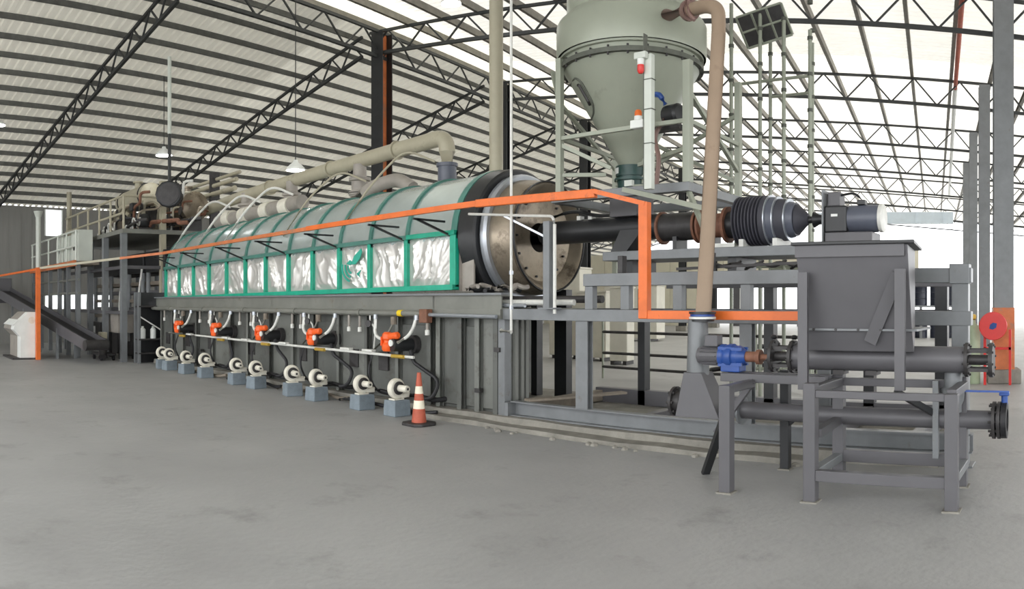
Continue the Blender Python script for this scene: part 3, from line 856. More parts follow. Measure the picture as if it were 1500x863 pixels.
MB().lathe((-4.22, KY, 2.63), ax, [(0, 0), (0, 0.17), (0.3, 0.17), (0.3, 0)], 24).build('tube', 'black', t)
MB().hexa([(-5.95, 8.62, 2.31), (-5.70, 8.62, 2.31), (-5.70, 8.98, 2.31), (-5.95, 8.98, 2.31)],
          [(-5.78, 8.62, 2.62), (-5.42, 8.62, 2.62), (-5.42, 8.98, 2.62), (-5.78, 8.98, 2.62)]).build('saddle', 'black', t, smooth=False)
for x in (-4.95, -4.45):
    MB().box(x - 0.03, x + 0.03, 8.65, 8.95, 2.31, 2.5).build('saddle', 'black', t, smooth=False)
MB().tube(bez([(-7.0, 8.68, 2.88), (-6.6, 8.66, 2.95), (-6.2, 8.66, 2.84), (-5.6, 8.66, 2.84)]), 0.025, 8).build('hose', 'black', t)
for x in (-6.55, -6.35):
    MB().box(x - 0.03, x + 0.03, 8.70, 8.8, 2.81, 2.87).build('clamp', 'white_pipe', t, smooth=False)
for y in (8.58, 9.02):
    MB().box(-4.5, -4.05, y - 0.01, y + 0.01, 2.31, 2.38).build('side_strip', 'white_pipe', t, smooth=False)

t = thing('bellows_seal', 'dark ribbed bellows drum with stepped cone on the feed line', 'bellows', (-3.6, 8.8, 2.31))
prof = [(0, 0.12)]
x = 0.0
for k in range(8):
    prof += [(x, 0.26), (x + 0.015, 0.315), (x + 0.030, 0.315), (x + 0.045, 0.26)]
    x += 0.045
MB().lathe((-4.08, KY, 2.66), ax, prof + [(x, 0.2)], 36).build('ribbed_bellows', 'bellows', t)
for k, (x0, x1, r0, r1) in enumerate(((0.37, 0.44, 0.31, 0.31), (0.45, 0.54, 0.29, 0.285), (0.55, 0.68, 0.265, 0.255), (0.69, 0.78, 0.225, 0.205), (0.79, 0.93, 0.19, 0.06))):
    MB().lathe((-4.08, KY, 2.66), ax, [(x0, 0), (x0, r0), (x1, r1), (x1, 0)], 32).build('step_ring', 'motor' if k % 2 else 'bellows', t)
for x0, r in ((0.44, 0.318), (0.54, 0.293), (0.68, 0.262)):
    MB().lathe((-4.08, KY, 2.66), ax, [(x0, r - 0.05), (x0, r), (x0 + 0.015, r), (x0 + 0.015, r - 0.05)], 32).build('clamp_band', 'bright_steel', t)
for x in (-3.95, -3.5):
    MB().box(x - 0.03, x + 0.03, 8.55, 9.05, 2.31, 2.42).build('foot', 'white_pipe', t, smooth=False)
t = thing('feed_drive', 'slate grey motor and dark gearbox driving the feed screw', 'motor', (-2.6, 8.8, 2.31))
MB().lathe((-3.16, KY, 2.65), ax, [(0, 0), (0, 0.045), (0.06, 0.045), (0.08, 0.10), (0.15, 0.06), (0.24, 0.05), (0.24, 0)], 16).build('coupling', 'black', t)
MB().box(-2.92, -2.90, 8.6, 9.0, 2.31, 2.98).build('mounting_plate', 'steel_grey', t, smooth=False)
gb_ = MB().box(-2.90, -2.62, 8.63, 8.97, 2.47, 2.79).build('gearbox', 'black', t, smooth=False, bevel=0.02)
MB().box(-2.87, -2.72, 8.68, 8.9, 2.79, 2.96).build('gearbox_tower', 'steel_dark', t, smooth=False, bevel=0.01)
MB().box(-2.81, -2.73, 8.62, 8.632, 2.66, 2.69).build('name_plate', 'white', gb_, smooth=False)
MB().lathe((-2.62, KY, 2.64), ax, [(0, 0), (0, 0.165), (0.33, 0.165), (0.37, 0.155), (0.37, 0)], 28).build('motor_body', 'motor', t)
MB().lathe((-2.25, KY, 2.64), ax, [(0, 0), (0, 0.17), (0.04, 0.17), (0.05, 0.15), (0.05, 0)], 28).build('fan_cover', 'white_pipe', t)
MB().box(-2.52, -2.42, 8.72, 8.84, 2.80, 2.86).build('terminal_box', 'black', t, smooth=False, bevel=0.008)
MB().tube(bez([(-2.45, 8.78, 2.84), (-2.55, 8.75, 2.95), (-2.75, 8.75, 2.92)]), 0.015, 6).build('cable', 'black', t)
MB().box(-2.88, -2.3, 8.6, 9.0, 2.31, 2.47).build('foot', 'steel_dark', t, smooth=False, bevel=0.01)

# ---------------------------------------------------------------- silo
SX, SY = -5.71, 8.8
t = thing('feed_silo', 'grey-green conical feed silo above the tube', 'silo', (SX, SY, 3.2))
up = (0, 0, 1)
o_ = (SX, SY, 0)
MB().lathe(o_, up, [(3.50, 0.17), (3.56, 0.20), (4.81, 0.945)], 56).build('cone', 'silo', t)
MB().lathe(o_, up, [(4.78, 0.92), (4.78, 0.99), (4.84, 0.99), (4.84, 0.92)], 56).build('flange', 'silo_dark', t)
MB().lathe(o_, up, [(4.84, 0.94), (4.91, 0.94), (4.91, 0.99), (4.94, 0.99)], 56).build('collar', 'silo', t)
MB().lathe(o_, up, [(4.94, 1.02), (5.00, 1.03), (5.36, 1.03), (5.40, 1.01), (5.52, 0.88)], 56).build('shell_band', 'silo', t)
MB().lathe(o_, up, [(5.50, 0.89), (6.60, 0.89), (6.60, 0)], 56).build('upper_shell', 'silo', t)
for k in range(24):
    a_ = 2 * PI * k / 24
    p = Vector((SX + 0.965 * math.cos(a_), SY + 0.965 * math.sin(a_), 4.75))
    MB().cyl(p, p + Vector((0, 0, 0.12)), 0.016, n=6).build('bolt', 'dark_iron', t)
MB().lathe((SX + 0.25, SY - 0.5, 5.25), (0.75, -0.45, 0.05), [(0.0, 0.2), (0.35, 0.30), (0.36, 0.0)], 20).build('inlet_hood', 'silo_light', t)
# hatch on the cone: a curved frame with a handle
def on_cone(a_, z, lift=0.012):
    r = 0.20 + (z - 3.56) * 0.596 + lift
    return Vector((SX + r * math.cos(a_), SY + r * math.sin(a_), z))
ca = math.radians(-126)
hp = [on_cone(ca - 0.36, 4.62), on_cone(ca + 0.10, 4.62), on_cone(ca + 0.22, 4.55), on_cone(ca + 0.28, 4.28), on_cone(ca + 0.12, 4.17), on_cone(ca - 0.35, 4.14)]
MB().tube(bez(hp, 5), 0.013, 6).build('hatch_seam', 'silo_dark', t)
hd = [on_cone(ca + 0.12, 4.52, 0.03), on_cone(ca + 0.2, 4.5, 0.06), on_cone(ca + 0.24, 4.3, 0.06), on_cone(ca + 0.18, 4.27, 0.03)]
MB().tube(hd, 0.022, 8).build('hatch_handle', 'dark_iron', t)
# outlet: rotary valve in dark teal rings
MB().lathe(o_, up, [(3.36, 0), (3.36, 0.22), (3.50, 0.22), (3.50, 0)], 28).build('outlet_ring', 'teal_dark', t)
MB().lathe(o_, up, [(3.39, 0.223), (3.47, 0.223)], 28, math.radians(-70), math.radians(30)).build('white_band', 'white', t)
MB().lathe(o_, up, [(3.30, 0.24), (3.33, 0.24)], 28).build('outlet_ring', 'teal_dark', t)
MB().lathe(o_, up, [(3.16, 0), (3.16, 0.19), (3.36, 0.20), (3.36, 0)], 28).build('rotary_valve', 'teal_dark', t)
MB().box(SX + 0.03, SX + 0.15, SY - 0.23, SY - 0.17, 3.2, 3.28).build('valve_window', 'silo_light', t, smooth=False)
MB().box(SX - 0.22, SX + 0.22, SY - 0.22, SY + 0.22, 2.80, 3.16).build('drop_chute', 'steel_dark', t, smooth=False, bevel=0.01)
for sx in (-1, 1):
    MB().box(SX + sx * 0.22 - 0.03, SX + sx * 0.22 + 0.03, SY - 0.05, SY + 0.05, 3.25, 3.62).build('lug', 'silo', t, smooth=False)

t = thing('silo_stand', 'pale grey post frame standing round the silo cone', 'stand', (-5.6, 8.9, 2.0))
for x, y, z0, z1, w in ((-6.35, 8.02, 3.08, 4.9, 0.085), (-4.42, 8.05, 3.08, 4.55, 0.10), (-6.55, 9.65, 1.99, 4.9, 0.085), (-4.5, 9.65, 1.99, 4.7, 0.085)):
    MB().box(x - w / 2, x + w / 2, y - w / 2, y + w / 2, z0, z1).build('post', 'silo', t, smooth=False, bevel=0.005)
for p, q, w in (((-6.35, 8.02, 3.83), (-4.42, 8.05, 3.83), 0.05), ((-6.35, 8.02, 3.83), (-6.55, 9.75, 3.83), 0.05), ((-4.42, 8.05, 3.83), (-4.5, 9.75, 3.83), 0.05),
                ((-6.35, 8.02, 3.75), (-5.75, 8.35, 3.42), 0.05), ((-6.35, 8.02, 3.34), (-5.9, 8.45, 3.36), 0.05), ((-4.42, 8.05, 3.5), (-5.4, 8.5, 3.45), 0.05),
                ((-4.42, 8.05, 3.05), (-5.3, 8.25, 3.12), 0.06), ((-5.28, 7.95, 3.05), (-4.05, 7.8, 2.72), 0.06), ((-6.55, 9.75, 3.4), (-4.5, 9.75, 4.3), 0.05),
                ((-6.55, 9.75, 4.3), (-4.5, 9.75, 3.3), 0.05), ((-6.35, 8.02, 4.3), (-6.55, 9.75, 3.6), 0.045), ((-4.42, 8.05, 4.2), (-4.5, 9.75, 3.4), 0.05),
                ((-6.7, 8.3, 4.85), (-6.35, 8.02, 4.3), 0.05), ((-4.42, 8.05, 3.0), (-4.1, 7.85, 2.5), 0.05)):
    MB().bar(p, q, w, w).build('brace', 'silo', t, smooth=False)
for (x0, x1, y0, y1) in ((-6.45, -4.36, 7.96, 8.08), (-6.6, -4.4, 9.58, 9.72), (-6.5, -6.38, 8.08, 9.58), (-4.48, -4.37, 8.08, 9.58)):
    MB().box(x0, x1, y0, y1, 2.97, 3.08).build('ring_beam', 'steel_grey', t, smooth=False, bevel=0.006)
t = thing('silo_conduit', 'slim pale conduit post in front of the silo cone', 'post', (-4.69, 7.62, 2.97))
MB().box(-4.76, -4.66, 7.60, 7.68, 2.97, 4.55).build('post', 'silo_light', t, smooth=False, bevel=0.004)
MB().box(-4.77, -4.76, 7.60, 7.68, 2.97, 4.80).build('dark_edge', 'silo_dark', t, smooth=False)
for z in (3.5, 3.9, 4.25):
    MB().box(-4.77, -4.65, 7.595, 7.69, z, z + 0.01).build('clip', 'silo_dark', t, smooth=False)
t = thing('warning_beacon', 'red warning beacon under a pale grey box on the conduit', 'beacon', (-4.77, 7.58, 4.3))
MB().box(-4.86, -4.70, 7.53, 7.60, 4.49, 4.57).build('box', 'silo_light', t, smooth=False, bevel=0.01)
MB().cyl((-4.78, 7.56, 4.42), (-4.78, 7.56, 4.49), 0.042, n=14).build('collar', 'white', t)
MB().lathe((-4.78, 7.56, 4.42), (0, 0, -1), [(0, 0.04), (0.07, 0.042), (0.10, 0.025), (0.105, 0)], 14).build('dome', 'red', t)
t = thing('amber_beacon', 'small amber beacon on a white base at the cone tip', 'beacon', (-4.95, 7.78, 3.70))
MB().box(-5.05, -4.87, 7.74, 7.84, 3.74, 3.84).build('base', 'white', t, smooth=False, bevel=0.01)
MB().cyl((-4.96, 7.79, 3.84), (-4.96, 7.79, 3.89), 0.05, n=14).build('collar', 'white', t)
MB().lathe((-4.96, 7.79, 3.89), up, [(0, 0.045), (0.05, 0.045), (0.075, 0.03), (0.08, 0)], 14).build('dome', 'orange', t)
t = thing('silo_vibrator', 'black vibrator motor with blue plug beside the cone tip', 'motor', (-4.72, 8.3, 3.8))
MB().lathe((-4.87, 8.3, 3.98), (0.8, -0.2, 0), [(0, 0), (0, 0.10), (0.03, 0.13), (0.22, 0.13), (0.25, 0.10), (0.25, 0)], 20).build('motor_body', 'black', t)
MB().box(-5.12, -4.65, 8.25, 8.4, 3.80, 3.86).build('bracket', 'dark_iron', t, smooth=False)
MB().tube(bez([(-4.82, 8.2, 4.1), (-4.87, 8.15, 4.22), (-4.97, 8.2, 4.25)]), 0.035, 8).build('plug', 'blue', t)
MB().tube(bez([(-4.82, 8.2, 3.95), (-4.97, 8.15, 3.7), (-4.85, 8.1, 3.45), (-4.89, 8.1, 3.1)]), 0.03, 8).build('cable', 'brown_pipe', t)

# ---------------------------------------------------------------- orange cable rail
t = thing('orange_rail', 'long orange rail along the kiln, stepping down and across beside the hopper', 'rail', (-7, 7, 1.48))
MB().bar((-17.4, 7.0, 2.84), (-10.9, 7.0, 2.88), 0.06, 0.065).build('beam', 'orange_faded', t, smooth=False)
MB().bar((-10.9, 7.0, 2.885), (-6.9, 7.0, 2.91), 0.06, 0.075).build('beam', 'orange', t, smooth=False)
MB().bar((-6.9, 7.0, 2.91), (-5.02, 7.0, 2.87), 0.07, 0.10).build('beam', 'orange', t, smooth=False, bevel=0.01)
MB().bar((-5.02, 6.98, 2.89), (-4.34, 6.98, 2.70), 0.09, 0.05).build('beam', 'orange', t, smooth=False)
MB().box(-4.42, -4.31, 6.94, 7.03, 1.47, 2.72).build('upright', 'orange', t, smooth=False, bevel=0.004)
MB().box(-4.42, -2.52, 6.95, 7.03, 1.465, 1.555).build('cross_beam', 'orange', t, smooth=False, bevel=0.004)
MB().bar((-17.4, 7.0, 2.84), (-18.6, 6.3, 2.765), 0.06, 0.06).build('beam', 'orange_faded', t, smooth=False)
MB().bar((-18.6, 6.3, 2.765), (-21.23, 4.75, 2.60), 0.06, 0.06).build('beam', 'duct', t, smooth=False)
MB().bar((-21.23, 4.75, 2.58), (-26.5, 4.2, 2.50), 0.05, 0.06).build('beam', 'orange', t, smooth=False)
MB().box(-21.32, -21.16, 4.66, 4.78, 0.0, 2.62).build('upright', 'orange', t, smooth=False)

# ---------------------------------------------------------------- tan suction pipe and chute
t = thing('tan_pipe', 'long tan suction pipe dropping from the silo top to the chute', 'pipe', (-3.53, 6.75, 1.5))
path = bez([(-3.53, 6.75, 1.53), (-3.78, 7.60, 4.70), (-3.82, 7.66, 4.93), (-4.0, 7.72, 5.02), (-4.35, 7.95, 5.1)], 8)
MB().tube(path, 0.08, 18).build('pipe', 'tan_pipe', t)
br_ = MB().tube([(-4.30, 7.91, 5.09), (-4.9, 8.32, 5.26), (-5.05, 8.42, 5.30)], 0.095, 18).build('branch', 'brown_pipe', t)
MB().cyl((-4.31, 7.92, 5.09), (-4.36, 7.96, 5.105), 0.125, n=18).build('elbow_flange', 'brown_pipe', br_)
MB().tube(bez([(-4.3, 7.85, 5.2), (-4.27, 7.8, 5.0), (-4.2, 7.82, 4.92)]), 0.025, 8).build('stay_hook', 'brown_pipe', t)
CXX, CYY = -3.56, 6.75
t = thing('discharge_chute', 'grey pipe chute flaring to a box under the tan pipe', 'chute', (CXX, CYY, 0.5))
for z, r, m_ in ((1.54, 0.135, 'black'), (1.515, 0.125, 'blue'), (1.49, 0.135, 'white_pipe'), (1.465, 0.12, 'black')):
    MB().lathe((CXX + 0.02, CYY, z - 0.012), up, [(0, 0), (0, r), (0.022, r), (0.022, 0)], 24).build('flange', m_, t)
MB().lathe((CXX - 0.03, CYY, 0.90), up, [(0, 0.115), (0.57, 0.10)], 24).build('neck', 'steel_grey', t)
fb_ = MB().hexa([(-3.77, CYY - 0.15, 0.51), (-3.28, CYY - 0.15, 0.51), (-3.28, CYY + 0.15, 0.51), (-3.77, CYY + 0.15, 0.51)],
          [(-3.69, CYY - 0.12, 0.95), (-3.49, CYY - 0.12, 0.95), (-3.49, CYY + 0.12, 0.95), (-3.69, CYY + 0.12, 0.95)]).build('flared_box', 'steel_dark', t, smooth=False, bevel=0.006)
ef_ = MB().lathe((-3.86, CYY, 0.64), ax, [(0, 0), (0, 0.15), (0.03, 0.15), (0.03, 0.11), (0.10, 0.11)], 24).build('end_flange', 'dark_iron', t)
for k in range(8):
    a_ = 2 * PI * k / 8
    y, z = CYY + 0.13 * math.cos(a_), 0.64 + 0.13 * math.sin(a_)
    MB().cyl((-3.88, y, z), (-3.81, y, z), 0.014, n=6).build('bolt', 'dark_iron', ef_)
LY, LZ = 6.75, 0.60
t = thing('lower_screw', 'long grey lower screw pipe ending in a dark flange', 'conveyor', (-2, LY, 0.5))
MB().cyl((-3.28, LY, LZ), (-0.66, LY, LZ), 0.084, n=24).build('pipe', 'steel_dark', t)
MB().lathe((-3.12, LY, LZ), ax, [(0, 0), (0, 0.14), (0.025, 0.14), (0.025, 0.0)], 24).build('flange', 'steel_grey', t)
for x in (-0.70, -0.655):
    fl_ = MB().lathe((x, LY, LZ), ax, [(0, 0), (0, 0.165), (0.028, 0.165), (0.028, 0)], 28).build('flange', 'dark_iron', t)
for k in range(10):
    a_ = 2 * PI * k / 10
    y, z = LY + 0.137 * math.cos(a_), LZ + 0.137 * math.sin(a_)
    MB().cyl((-0.73, y, z), (-0.60, y, z), 0.012, n=6).build('bolt', 'dark_iron', fl_)
t = thing('blue_valve', 'dark butterfly valve with long blue hand lever on the lower pipe end', 'valve', (-0.58, LY, 0.43))
bd_ = MB().lathe((-0.62, LY, LZ), ax, [(0, 0), (0, 0.16), (0.05, 0.16), (0.05, 0.10), (0.03, 0.10), (0.03, 0)], 28).build('body', 'rubber', t)
MB().cyl((-0.595, LY, LZ + 0.14), (-0.595, LY, LZ + 0.25), 0.03, n=10).build('neck', 'blue', bd_)
MB().box(-0.64, -0.55, LY - 0.05, LY + 0.05, LZ + 0.22, LZ + 0.25).build('lever_hub', 'blue', bd_, smooth=False, bevel=0.008)
MB().bar((-0.56, LY - 0.02, 0.855), (-1.02, LY - 0.25, 0.885), 0.04, 0.016).build('lever', 'blue', t, smooth=False)

# ---------------------------------------------------------------- charcoal hopper with screw trough
t = thing('feed_hopper', 'charcoal tapered feed hopper with dark lid on the stand', 'hopper', (-1.85, 6.55, 1.0))
TB = [(-2.28, 6.36, 1.22), (-1.33, 6.36, 1.22), (-1.42, 6.80, 1.22), (-2.28, 6.80, 1.22)]
TM = [(-2.29, 6.30, 1.41), (-1.335, 6.30, 1.41), (-1.43, 6.88, 1.41), (-2.29, 6.88, 1.41)]
TT = [(-2.335, 6.16, 2.13), (-1.345, 6.16, 2.13), (-1.46, 7.02, 2.13), (-2.335, 7.02, 2.13)]
bin_ = MB().hexa(TM, TT).build('bin', 'steel_dark', t, smooth=False, bevel=0.006)
MB().hexa(TB, TM).build('lower_bin', 'steel_dark', t, smooth=False, bevel=0.006)
sf_ = MB().box(-2.33, -1.29, 6.27, 6.92, 1.40, 1.418).build('seam_flange', 'steel_grey', t, smooth=False)
MB().hexa([(-2.36, 6.12, 2.13), (-1.28, 6.12, 2.13), (-1.40, 7.06, 2.13), (-2.36, 7.06, 2.13)], [(-2.36, 6.12, 2.16), (-1.28, 6.12, 2.16), (-1.40, 7.06, 2.16), (-2.36, 7.06, 2.16)]).build('lid', 'black', t, smooth=False, bevel=0.006)
MB().box(-2.33, -1.37, 6.148, 6.162, 2.03, 2.13).build('rim_band', 'steel_dark', bin_, smooth=False)
for x in (-2.2, -2.0, -1.8, -1.6, -1.4):
    MB().cyl((x, 6.26, 1.41), (x, 6.285, 1.41), 0.012, n=6).build('bolt', 'dark_iron', sf_)
for x, z0, z1 in ((-2.245, 0.90, 1.90), (-1.40, 0.92, 1.92)):
    MB().channel((x, 6.13, z0), (x, 6.13, z1), 0.085, 0.05, 0.01, 1, Vector((0, 1, 0))).build('stiffener_post', 'steel_dark', t, smooth=False)
MB().bar((-1.43, 6.19, 1.88), (-1.70, 6.29, 1.30), 0.11, 0.012, Vector((0, 1, 0))).build('shadow_plate', 'steel_dark', t, smooth=False)  # thin plate added to stand in for a cast shadow on the hopper
t = thing('upper_screw', 'horizontal screw conveyor trough under the hopper with bearing cages', 'conveyor', (-1.7, 6.58, 1.0))
MB().cyl((-2.50, 6.58, 1.145), (-0.90, 6.58, 1.145), 0.115, n=28).build('trough', 'steel_dark', t)
for x in (-2.52, -0.92):
    MB().lathe((x, 6.58, 1.145), ax, [(0, 0), (0, 0.15), (0.03, 0.15), (0.03, 0)], 28).build('flange', 'dark_iron', t)
for x0, x1 in ((-2.68, -2.52), (-0.89, -0.70)):
    for k in range(4):
        a_ = PI / 4 + PI / 2 * k
        y, z = 6.58 + 0.115 * math.cos(a_), 1.145 + 0.115 * math.sin(a_)
        MB().bar((x0, y, z), (x1, y, z), 0.03, 0.03).build('cage_bar', 'dark_iron', t, smooth=False)
    MB().cyl((x0, 6.58, 1.145), (x1, 6.58, 1.145), 0.045, n=14).build('shaft', 'dark_iron', t)
MB().lathe((-2.71, 6.58, 1.145), ax, [(0, 0), (0, 0.15), (0.03, 0.15), (0.03, 0)], 28).build('flange', 'dark_iron', t)
MB().lathe((-0.71, 6.58, 1.145), ax, [(0, 0), (0, 0.15), (0.035, 0.15), (0.035, 0)], 28).build('flange', 'dark_iron', t)
for xf in (-2.70, -2.505, -0.905, -0.695):
    for k in range(8):
        a_ = 2 * PI * k / 8 + 0.2
        y, z = 6.58 + 0.132 * math.cos(a_), 1.145 + 0.132 * math.sin(a_)
        MB().cyl((xf - 0.03, y, z), (xf + 0.03, y, z), 0.011, n=6).build('bolt', 'dark_iron', t)
for x in (-2.5, -2.7):
    MB().lathe((x, 6.58, 1.30), up, [(0, 0.02), (0.02, 0.035), (0.04, 0.02), (0.045, 0)], 10).build('lifting_eye', 'black', t)
MB().lathe((-1.04, 6.66, 0.68), up, [(0, 0.075), (0.06, 0.075), (0.10, 0.095), (0.17, 0.10), (0.20, 0.105), (0.22, 0.08), (0.36, 0.08)], 20).build('outlet_spout', 'steel_grey', t)
for x in (-2.05, -1.75):
    MB().box(x - 0.05, x + 0.05, 6.5, 6.66, 1.0, 1.04).build('support_pad', 'dark_iron', t, smooth=False)
t = thing('screw_drive', 'blue gearbox with dark finned motor and rusty coupling driving the screw', 'motor', (-3.1, 6.58, 0.98))
MB().lathe((-2.98, 6.58, 1.13), ax, [(0, 0), (0, 0.05), (0.10, 0.05), (0.11, 0.07), (0.15, 0.07), (0.15, 0.03), (0.28, 0.03), (0.28, 0)], 16).build('coupling', 'rust', t)
MB().lathe((-3.25, 6.58, 1.13), ax, [(0, 0), (0, 0.09), (0.01, 0.115), (0.05, 0.115), (0.06, 0.105), (0.10, 0.12), (0.14, 0.12), (0.15, 0.10), (0.20, 0.105), (0.24, 0.08), (0.27, 0.06), (0.27, 0)], 24).build('gearbox', 'blue', t)
for k in range(4):
    a_ = PI / 4 + k * PI / 2
    MB().bar((-3.24, 6.58 + 0.11 * math.cos(a_), 1.13 + 0.11 * math.sin(a_)), (-3.0, 6.58 + 0.10 * math.cos(a_), 1.13 + 0.10 * math.sin(a_)), 0.03, 0.03).build('rib', 'blue', t, smooth=False)
MB().box(-3.22, -3.02, 6.50, 6.66, 0.985, 1.05).build('gearbox_foot', 'blue', t, smooth=False, bevel=0.01)
mb_ = MB().lathe((-3.50, 6.58, 1.13), ax, [(0, 0), (0.0, 0.05), (0.02, 0.08), (0.05, 0.085), (0.25, 0.085), (0.25, 0)], 24).build('motor_body', 'steel_dark', t)
for k in range(14):
    a_ = 2 * PI * k / 14
    c_, s_ = math.cos(a_), math.sin(a_)
    MB().bar((-3.44, 6.58 + 0.088 * c_, 1.13 + 0.088 * s_), (-3.27, 6.58 + 0.088 * c_, 1.13 + 0.088 * s_), 0.006, 0.02, Vector((0, c_, s_))).build('fin', 'steel_dark', mb_, smooth=False)
MB().box(-3.40, -3.26, 6.52, 6.64, 1.22, 1.33).build('terminal_box', 'steel_dark', t, smooth=False, bevel=0.008)

# stand under hopper and screws
t = thing('hopper_stand', 'charcoal square-tube stand on three front legs under the hopper', 'stand', (-1.9, 6.2, 0))
def leg(x, y, z1, w=0.105, m_='steel_dark'):
    MB().box(x - w / 2, x + w / 2, y - w / 2, y + w / 2, 0.012, z1).build('leg', m_, t, smooth=False, bevel=0.006)
    MB().box(x - w * 0.68, x + w * 0.68, y - w * 0.68, y + w * 0.68, 0.0, 0.014).build('foot_plate', 'concrete', t, smooth=False)
leg(-2.88, 5.94, 0.93)
leg(-2.11, 5.94, 0.98)
leg(-0.94, 5.94, 0.925)
leg(-2.12, 6.75, 0.98)
leg(-0.98, 6.75, 0.98)
leg(-2.75, 7.0, 0.98, 0.09, 'black')
MB().box(-2.06, -0.99, 5.90, 5.96, 0.865, 0.925).build('top_beam', 'steel_dark', t, smooth=False, bevel=0.005)
MB().box(-2.06, -0.99, 5.90, 5.98, 0.18, 0.27).build('low_beam', 'steel_dark', t, smooth=False, bevel=0.005)
MB().box(-2.07, -1.03, 6.71, 6.79, 0.18, 0.29).build('low_beam', 'steel_dark', t, smooth=False, bevel=0.005)
MB().box(-2.07, -1.03, 6.71, 6.79, 0.88, 0.95).build('top_beam', 'steel_dark', t, smooth=False, bevel=0.005)
for x in (-2.11, -0.95):
    MB().box(x - 0.04, x + 0.04, 5.99, 6.70, 0.19, 0.26).build('side_beam', 'steel_grey', t, smooth=False, bevel=0.005)
    MB().box(x - 0.04, x + 0.04, 5.99, 6.70, 0.88, 0.95).build('side_beam', 'steel_dark', t, smooth=False, bevel=0.005)
MB().box(-3.20, -2.16, 6.46, 6.54, 0.90, 0.98).build('motor_beam', 'steel_dark', t, smooth=False, bevel=0.005)
MB().box(-3.20, -2.16, 6.62, 6.70, 0.90, 0.98).build('motor_beam', 'steel_dark', t, smooth=False, bevel=0.005)
MB().box(-2.92, -2.84, 5.99, 6.46, 0.86, 0.93).build('side_beam', 'steel_dark', t, smooth=False, bevel=0.005)
MB().bar((-2.92, 6.05, 0.72), (-3.38, 6.5, 0.0), 0.07, 0.05).build('brace', 'black', t, smooth=False)
MB().bar((-2.85, 6.45, 0.92), (-3.22, 6.42, 0.42), 0.07, 0.05).build('brace', 'steel_dark', t, smooth=False)
MB().bar((-2.25, 6.95, 0.90), (-2.72, 7.0, 0.45), 0.05, 0.05).build('brace', 'black', t, smooth=False)
MB().bar((-1.45, 6.2, 0.9), (-1.18, 6.75, 0.62), 0.05, 0.05).build('brace', 'black', t, smooth=False)
MB().box(-1.22, -1.17, 6.62, 6.67, 0.27, 0.95).build('stay', 'steel_grey', t, smooth=False)
MB().bar((-2.07, 5.99, 0.56), (-2.12, 6.7, 0.56), 0.07, 0.07).build('side_beam', 'steel_dark', t, smooth=False)

# ---------------------------------------------------------------- ducts over the kiln
t = thing('stack_pipe', 'tall beige vertical stack pipe rising from the kiln to the roof', 'pipe', (-8.62, 9.2, 3.6))
MB().cyl((-8.62, 9.2, 3.45), (-8.62, 9.2, 8.72), 0.115, n=22).build('pipe', 'duct', t)
MB().cyl((-8.62, 9.2, 3.50), (-8.62, 9.2, 3.70), 0.16, n=22).build('collar', 'duct_grey', t)
t = thing('exhaust_duct', 'long cream exhaust duct with elbow running above the kiln hood', 'duct', (-12, 9.2, 3.6))
MB().tube(bez([(-9.80, 9.2, 3.95), (-9.80, 9.2, 4.56), (-10.7, 9.2, 4.53), (-17.6, 9.2, 4.36), (-19.8, 9.2, 4.22)], 10), 0.145, 20).build('main_pipe', 'duct', t)
MB().lathe((-9.80, 9.2, 3.62), up, [(0, 0.20), (0.12, 0.20), (0.13, 0.165), (0.40, 0.165), (0.40, 0.19), (0.46, 0.19), (0.46, 0.15)], 24).build('collar', 'motor', t)
for x in (-12.3, -14.9, -17.1):
    b_ = MB()
    b_.lathe((x, 9.15, 3.55), up, [(0, 0.20), (0.22, 0.20), (0.24, 0.23), (0.30, 0.23), (0.32, 0.17), (0.50, 0.17), (0.52, 0.22), (0.58, 0.22), (0.60, 0.14), (0.85, 0.13)], 22)
    b_.build('branch_stub', 'duct_grey', t)
    MB().lathe((x, 9.15, 3.80), up, [(0, 0.21), (0.02, 0.24), (0.05, 0.21)], 22).build('clamp', 'dark_iron', t)
for x in (-11.2, -13.4, -16.0):
    MB().lathe((x, 9.2, 4.53 + (x + 10.7) * 0.0246), (1, 0, 0.0246), [(0, 0.145), (0, 0.18), (0.04, 0.18), (0.04, 0.145)], 22).build('flange', 'duct', t)
t = thing('bypass_duct', 'lower grey bypass duct lying on the far end of the hood', 'duct', (-16, 9.0, 3.6))
MB().cyl((-18.4, 9.0, 3.78), (-14.2, 9.0, 3.84), 0.17, n=20).build('pipe', 'duct_grey', t)
for x in (-17.9, -17.0, -15.9, -15.0):
    MB().cyl((x, 9.0, 3.81), (x + 0.35, 9.0, 3.815), 0.20, n=20).build('sleeve', 'cream', t)
    MB().box(x, x + 0.3, 8.85, 9.15, 3.55, 3.66).build('saddle', 'duct_grey', t, smooth=False)
t = thing('hood_blanket', 'grey sheet hump on the crest of the hood near the elbow', 'cover', (-10.9, 9.0, 3.6))
MB().tube(bez([(-12.1, 8.9, 3.62), (-11.6, 8.95, 3.86), (-10.9, 9.0, 3.92), (-10.5, 9.0, 3.70)]), 0.13, 12).build('hose', 'duct_grey', t)
